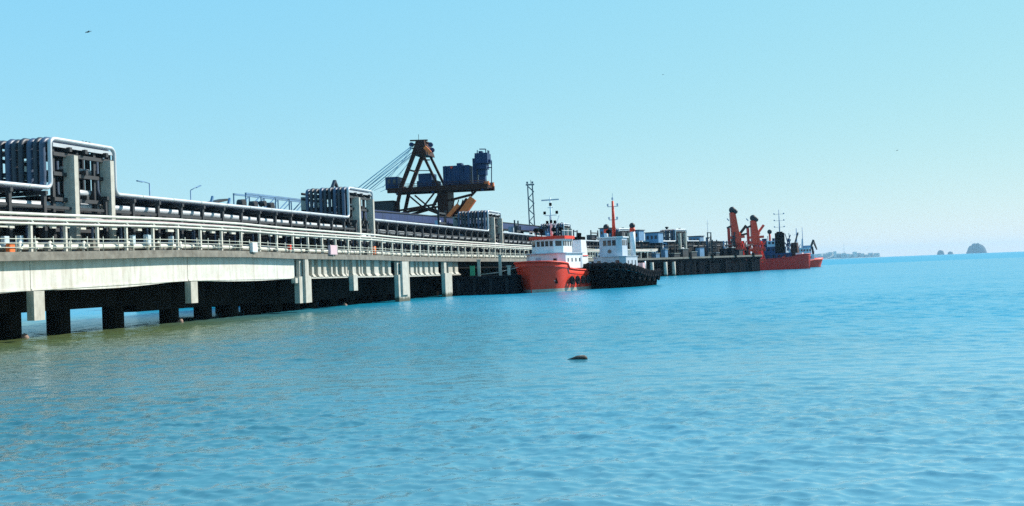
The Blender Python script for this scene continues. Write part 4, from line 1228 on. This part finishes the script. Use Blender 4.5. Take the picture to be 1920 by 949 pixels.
# small structures along the far jetty
far_bits = [(1140, 428, 446, 20, 340, 'lblue', 'blue switch house on the far jetty just left of the red mast', 'switch_house'),
            (1192, 432, 452, 26, 345, 'lblue', 'blue-grey tank house on the far jetty right of the black tug', 'switch_house'),
            (1228, 436, 456, 26, 352, 'lblue', 'blue flat roofed house on the far jetty left of the farthest pipe loop frame', 'switch_house'),
            (1307, 443, 458, 22, 395, 'lblue', 'small blue house on the far jetty left of the thin aerial mast', 'switch_house')]
for x, y0, y1, wpx, Y, mm, lb, nm in far_bits:
    a, b = at(x - wpx / 2, y1, Y), at(x + wpx / 2, y0, Y)
    o_ = Vector(((a.x + b.x) / 2, Y, a.z)); w_, h_ = b.x - a.x, b.z - a.z
    hse = thing(nm, o_, lb, 'building')
    MB().box(o_ + Vector((0, 2, h_ / 2)), (w_, 4, h_), rad(-30)).build('body', mm, hse)
    MB().box(o_ + Vector((0, 2, h_ + .12)), (w_ + .6, 4.6, .24), rad(-30)).build('roof', 'dclad', hse)
    for k in (-.3, 0, .3):
        n_ = Vector((math.sin(rad(-30)), -math.cos(rad(-30)), 0)); e_ = Vector((math.cos(rad(-30)), math.sin(rad(-30)), 0))
        MB().box(o_ + Vector((0, 2, h_ * .55)) + n_ * 2.0 + e_ * k * w_, (w_ * .16, .1, h_ * .35), rad(-30)).build('window', 'glass', hse)
    for dx in (-.4, .4): MB().bar(Vector((o_.x + dx * w_, o_.y + 2, 5.8)), Vector((o_.x + dx * w_, o_.y + 2, o_.z)), .4, .4).build('leg', 'steel', hse)
am_ = at(1328, 455, 400); amt = at(1328, 412, 400)
a_ = thing('aerial_mast', Vector((am_.x, am_.y, 5.8)), 'very thin aerial mast on the berth left of the loading arms', 'mast')
MB().tube([(am_.x, am_.y, 5.8), (am_.x, am_.y, amt.z)], .12, 6, r2=.05).build('pole', 'lblue', a_)
MB().bar((am_.x - .6, am_.y, amt.z - 1.5), (am_.x + .6, am_.y, amt.z - 1.5), .06, .06).build('yard', 'lblue', a_)
for i, (x, y0) in enumerate(((1252, 428), (1280, 436))):
    b_ = at(x, 470, 375); t_ = at(x, y0, 375)
    p = thing('vent_stack', Vector((b_.x, b_.y, 5.8)), ('left' if i == 0 else 'right') + ' of two short vent stacks on the far jetty', 'vent stack', 'vent stacks on the far jetty')
    MB().tube([(b_.x, b_.y, 5.8), (b_.x, b_.y, t_.z)], .35, 8).build('pipe', 'dclad', p)
    MB().tube([(b_.x, b_.y, t_.z), (b_.x, b_.y, t_.z + .5)], .6, 8).build('cap', 'dclad', p)
# dark clutter on the berth: hose racks and shelters, one by one
rng_ = random.Random(5)
places = ['beside the blue switch houses', 'under the far pipe rack', 'left of the taller loading arm', 'behind the loading arms', 'at the coaster berth']
for i in range(16):
    s0 = 268 + i * 5.5
    hh = rng_.uniform(1.2, 3.4); ww = rng_.uniform(1.5, 3.6)
    cl = thing('berth_shelter', J(s0, -1.6, 5.8), ['first', 'second', 'third', 'fourth', 'fifth', 'sixth', 'seventh', 'eighth', 'ninth', 'tenth', 'eleventh', 'twelfth', 'thirteenth', 'fourteenth', 'fifteenth', 'last'][i] + ' small equipment shelter from the left along the far berth edge', 'shelter', 'equipment shelters along the berth')
    MB().jbox(s0, s0 + ww, -2.4, -.7, 5.803, 5.8 + hh).build('body', rng_.choice(['dclad', 'steel', 'quay', 'lblue']), cl)
    MB().jbox(s0 - .15, s0 + ww + .15, -2.6, -.5, 5.8 + hh, 5.9 + hh).build('roof', rng_.choice(['pipew', 'dclad', 'grey']), cl)

rj = random.Random(12); ng = 0
for i in range(34):
    s0 = 118 + i * 6.9
    t0 = rj.uniform(-9, -3.5) if s0 < 284 else rj.uniform(-4, -1.0); hh = rj.uniform(3.0, 8.5) if i % 3 else rj.uniform(7, 10)
    if any(a - 3 < s0 < b + 3 for a, b in LOOPS): continue
    fr2 = thing('pipe_gantry', J(s0, t0, 5.8), ORD_J[ng] + ' small dark pipe gantry from the left along the far jetty', 'gantry', 'small gantries along the far jetty')
    ng += 1
    ww = rj.uniform(2.2, 5.0)
    mm = rj.choice(['steel', 'dclad', 'lblue', 'piped'])
    for k in (0, ww):
        MB().bar(J(s0 + k, t0, 5.8), J(s0 + k, t0, 5.8 + hh), .35, .35).build('post', mm, fr2)
    for z in np.arange(1.6, hh, 1.7): MB().bar(J(s0 - .2, t0, 5.8 + z), J(s0 + ww + .2, t0, 5.8 + z), .25, .3).build('beam', mm, fr2)
    MB().bar(J(s0, t0, 5.8 + .5), J(s0 + ww, t0, 5.8 + hh - .3), .2, .2).build('brace', mm, fr2)
    if i % 2:
        MB().jbox(s0 + .3, s0 + ww - .3, t0 - 1.6, t0 - .4, 5.8 + hh * .45, 5.8 + hh * .85).build('box_unit', rj.choice(['lblue', 'dclad', 'piped', 'grey']), fr2)
    else:
        MB().tube([J(s0 + ww * .5, t0 - .8, 5.8), J(s0 + ww * .5, t0 - .8, 5.8 + hh * .8)], .55, 8).build('vessel', rj.choice(['piped', 'grey', 'pipeb']), fr2)

# ------------------------------------------------------------------ far shore and islands
def island(cx, ytop, half_px, Y, label, seed, skew=0.0):
    r0 = random.Random(seed)
    c = at(cx, 480, Y); c.z = 0
    hgt = at(cx, ytop, Y).z; hw = half_px / FPX * Y
    I = thing('rock_island', c, label, 'island', 'rock islands on the horizon')
    mb = MB(); rings = []
    n = 28
    prof = [(1.04, -.05), (1.0, .12), (.95, .32), (.86, .55), (.70, .76), (.48, .91), (.25, .98), (.02, 1.0)]
    for k, (rr, zz) in enumerate(prof):
        rings.append([c + Vector((math.cos(6.283 * i / n) * hw * rr * (1 + .05 * math.sin(i * 2.1 + seed) + r0.uniform(-.06, .06)) + skew * zz * hw,
                                  math.sin(6.283 * i / n) * hw * rr * .8, hgt * zz * (1 + r0.uniform(-.07, .07)))) for i in range(n)])
    mb.loft(rings); mb.build('rock', 'isle', I)
    # scrub on the crown
    for j in range(26 if half_px > 10 else 8):
        a = r0.uniform(0, 6.28); rr = r0.uniform(.1, .8)
        p = c + Vector((math.cos(a) * hw * rr, math.sin(a) * hw * rr * .7 - hw * .1, hgt * (1 - .9 * rr ** 2.6)))
        b = MB(); b.ball(p, hw * r0.uniform(.05, .13), 8, 5, 1.2, 1, r0.uniform(.6, 1.0), .25); b.build('scrub', 'isle', I)


island(1831, 457.5, 17.5, 11000, 'largest dome shaped rock island on the right horizon', 3, .06)
island(1764, 469.5, 6.5, 11200, 'middle sized rock island left of the largest dome', 9)
island(1782, 472, 5, 11300, 'smallest rock island between the other two', 14)
SY = 8800
c0 = at(1560, 485, SY); hl = MB(); rings = []
prof = [(1440, 4), (1500, 8), (1530, 11), (1545, 11), (1560, 14), (1572, 12), (1590, 9), (1610, 8), (1630, 6), (1650, 2.2), (1662, .2)]
rows = []
for x, hp in prof:
    p = at(x, 480, SY); h_ = hp / FPX * SY
    rows.append([Vector((p.x, SY - 100, -.9)), Vector((p.x, SY - 40, h_ * .18)), Vector((p.x, SY, h_ * .6)), Vector((p.x, SY + 60, h_)), Vector((p.x, SY + 200, h_ * .7)), Vector((p.x, SY + 420, -.9))])
hl.loft(rows, cap=True, closed=False); tag(hl.build('headland', 'shore'), None, None, kind='structure')
r0 = random.Random(21)
ORD = ['first', 'second', 'third', 'fourth', 'fifth', 'sixth', 'seventh', 'eighth', 'ninth', 'tenth', 'eleventh', 'twelfth', 'thirteenth', 'fourteenth', 'fifteenth', 'sixteenth', 'seventeenth', 'eighteenth', 'nineteenth', 'twentieth', 'twenty-first', 'twenty-second', 'twenty-third', 'twenty-fourth', 'twenty-fifth', 'last']
for i in range(26):
    x = 1531 + i * 4.6 + r0.uniform(-1, 1)
    hp = np.interp(x, [q[0] for q in prof], [q[1] for q in prof])
    fr_ = r0.uniform(.0, .6)
    p = at(x, 480, SY); z0 = hp / FPX * SY * fr_ * .9
    y = SY - 45 + fr_ * 95
    w_, h_ = r0.uniform(14, 34), r0.uniform(14, 32) + (22 if i in (7, 15) else 0)
    B_ = thing('harbour_building', Vector((p.x, y, z0)), ORD[i] + ' small building from the left in the far town on the headland', 'building', 'buildings of the far town')
    MB().box((p.x, y, z0 + h_ / 2), (w_, 30, h_)).build('wall', 'bldw' if r0.random() < .7 else 'bldg', B_)
    MB().box((p.x, y, z0 + h_ + 1.1), (w_ + 2.5, 32.5, 2.2)).build('roof', 'bldg', B_)
    if i % 2 == 0:
        for k in (-.25, .25): MB().box((p.x + k * w_, y - 15.1, z0 + h_ * .55), (w_ * .2, .2, h_ * .3)).build('window', 'glass', B_)
tw = at(1586, 480, SY); tz = at(1586, 456, SY).z
t_ = thing('radio_mast', Vector((tw.x, SY + 40, 4)), 'thin radio mast standing in the far town on the headland', 'mast')
MB().tube([(tw.x, SY + 40, 4), (tw.x, SY + 40, tz)], 2.0, 6, r2=.8).build('pole', 'bldg', t_)

# ------------------------------------------------------------------ birds, flotsam
def bird(px, py, Y, span, yaw, bank, label):
    c = at(px, py, Y)
    B_ = thing('bird', c, label, 'bird', 'birds in the sky')
    R_ = Matrix.Rotation(yaw, 3, 'Z') @ Matrix.Rotation(bank, 3, 'Y')
    k = span / 2
    body = MB()
    rings = []
    for x, r_ in ((-.42, .015), (-.3, .05), (-.05, .10), (.15, .09), (.27, .055), (.33, .06), (.40, .035), (.46, .006)):
        rings.append([c + R_ @ (Vector((math.cos(q) * r_, x, math.sin(q) * r_ * .8 + (.02 if x > .25 else 0))) * k * 2) for q in [6.283 * i / 8 for i in range(8)]])
    body.loft(rings)
    for sg in (-1, 1):
        sec = []
        for x, yl, yt, z, th in ((.05, .16, -.16, .03, .035), (.35, .20, -.12, .16, .025), (.7, .10, -.14, .15, .015), (1.0, -.12, -.18, .07, .005)):
            sec.append([c + R_ @ (Vector((sg * x, yy, z + zz)) * k) for yy, zz in ((yl, 0), ((yl + yt) / 2, th), (yt, 0), ((yl + yt) / 2, -th))])
        body.loft(sec)
    body.loft([[c + R_ @ (Vector((x, y, z)) * k * 2) for x, y, z in ((-.05, -.38, .01), (.05, -.38, .01), (.05, -.38, -.01), (-.05, -.38, -.01))], [c + R_ @ (Vector((x, y, z)) * k * 2) for x, y, z in ((-.12, -.58, .006), (.12, -.58, .006), (.12, -.58, -.006), (-.12, -.58, -.006))]])
    body.build('body', 'feather', B_)


bird(165, 60, 95, .75, rad(60), rad(-32), 'dark bird flying at the upper left of the sky')
bird(1682, 282, 160, .5, rad(20), rad(-20), 'tiny dark bird far off in the right half of the sky')
bird(1243, 140, 150, .3, rad(50), rad(15), 'tiny dark bird high in the middle of the sky')

fc = at(1086, 679, 43.6); fc.z = 0
fl = thing('driftwood_log', fc, 'dark floating log with a pale dry top alone on the open water', 'log')
r1 = random.Random(4)
rings = []
for x, r_, z in ((-.46, .02, .0), (-.36, .06, .01), (-.24, .10, .03), (-.08, .135, .05), (.08, .15, .06), (.2, .15, .06), (.29, .11, .05), (.335, .03, .03)):
    rings.append([fc + Vector((x, math.cos(q) * r_ * 1.1, z * .8 + math.sin(q) * r_ * .75)) * (1 + r1.uniform(-.02, .02) * 0) + Vector((0, 0, r1.uniform(-.012, .012))) for q in [6.283 * i / 12 for i in range(12)]])
MB().loft(rings).build('trunk', 'flot', fl)
rings = []
for x, r_ in ((-.12, .02), (-.02, .06), (.10, .085), (.22, .07), (.29, .02)):
    rings.append([fc + Vector((x, .03 + math.cos(q) * r_, .115 + math.sin(q) * r_ * .65)) for q in [6.283 * i / 10 for i in range(10)]])
MB().loft(rings).build('dry_bark', 'flotp', fl)

# ------------------------------------------------------------------ sea air
hz = bpy.data.materials.new('sea_haze'); hz.use_nodes = True
hn, hl_ = hz.node_tree.nodes, hz.node_tree.links
hn.clear()
pv = hn.new('ShaderNodeVolumePrincipled'); pv.inputs['Color'].default_value = (.40, .70, .96, 1); pv.inputs['Density'].default_value =   .00005
pv.inputs['Anisotropy'].default_value = .2
ho = hn.new('ShaderNodeOutputMaterial'); hl_.new(pv.outputs[0], ho.inputs['Volume'])
hb = MB(); hb.hexa([(-9300, -400, -1), (9300, -400, -1), (9300, 13300, -1), (-9300, 13300, -1), (-9300, -400, 125), (9300, -400, 125), (9300, 13300, 125), (-9300, 13300, 125)])
ho_ = hb.build('haze', hz); tag(ho_, None, None, kind='stuff')
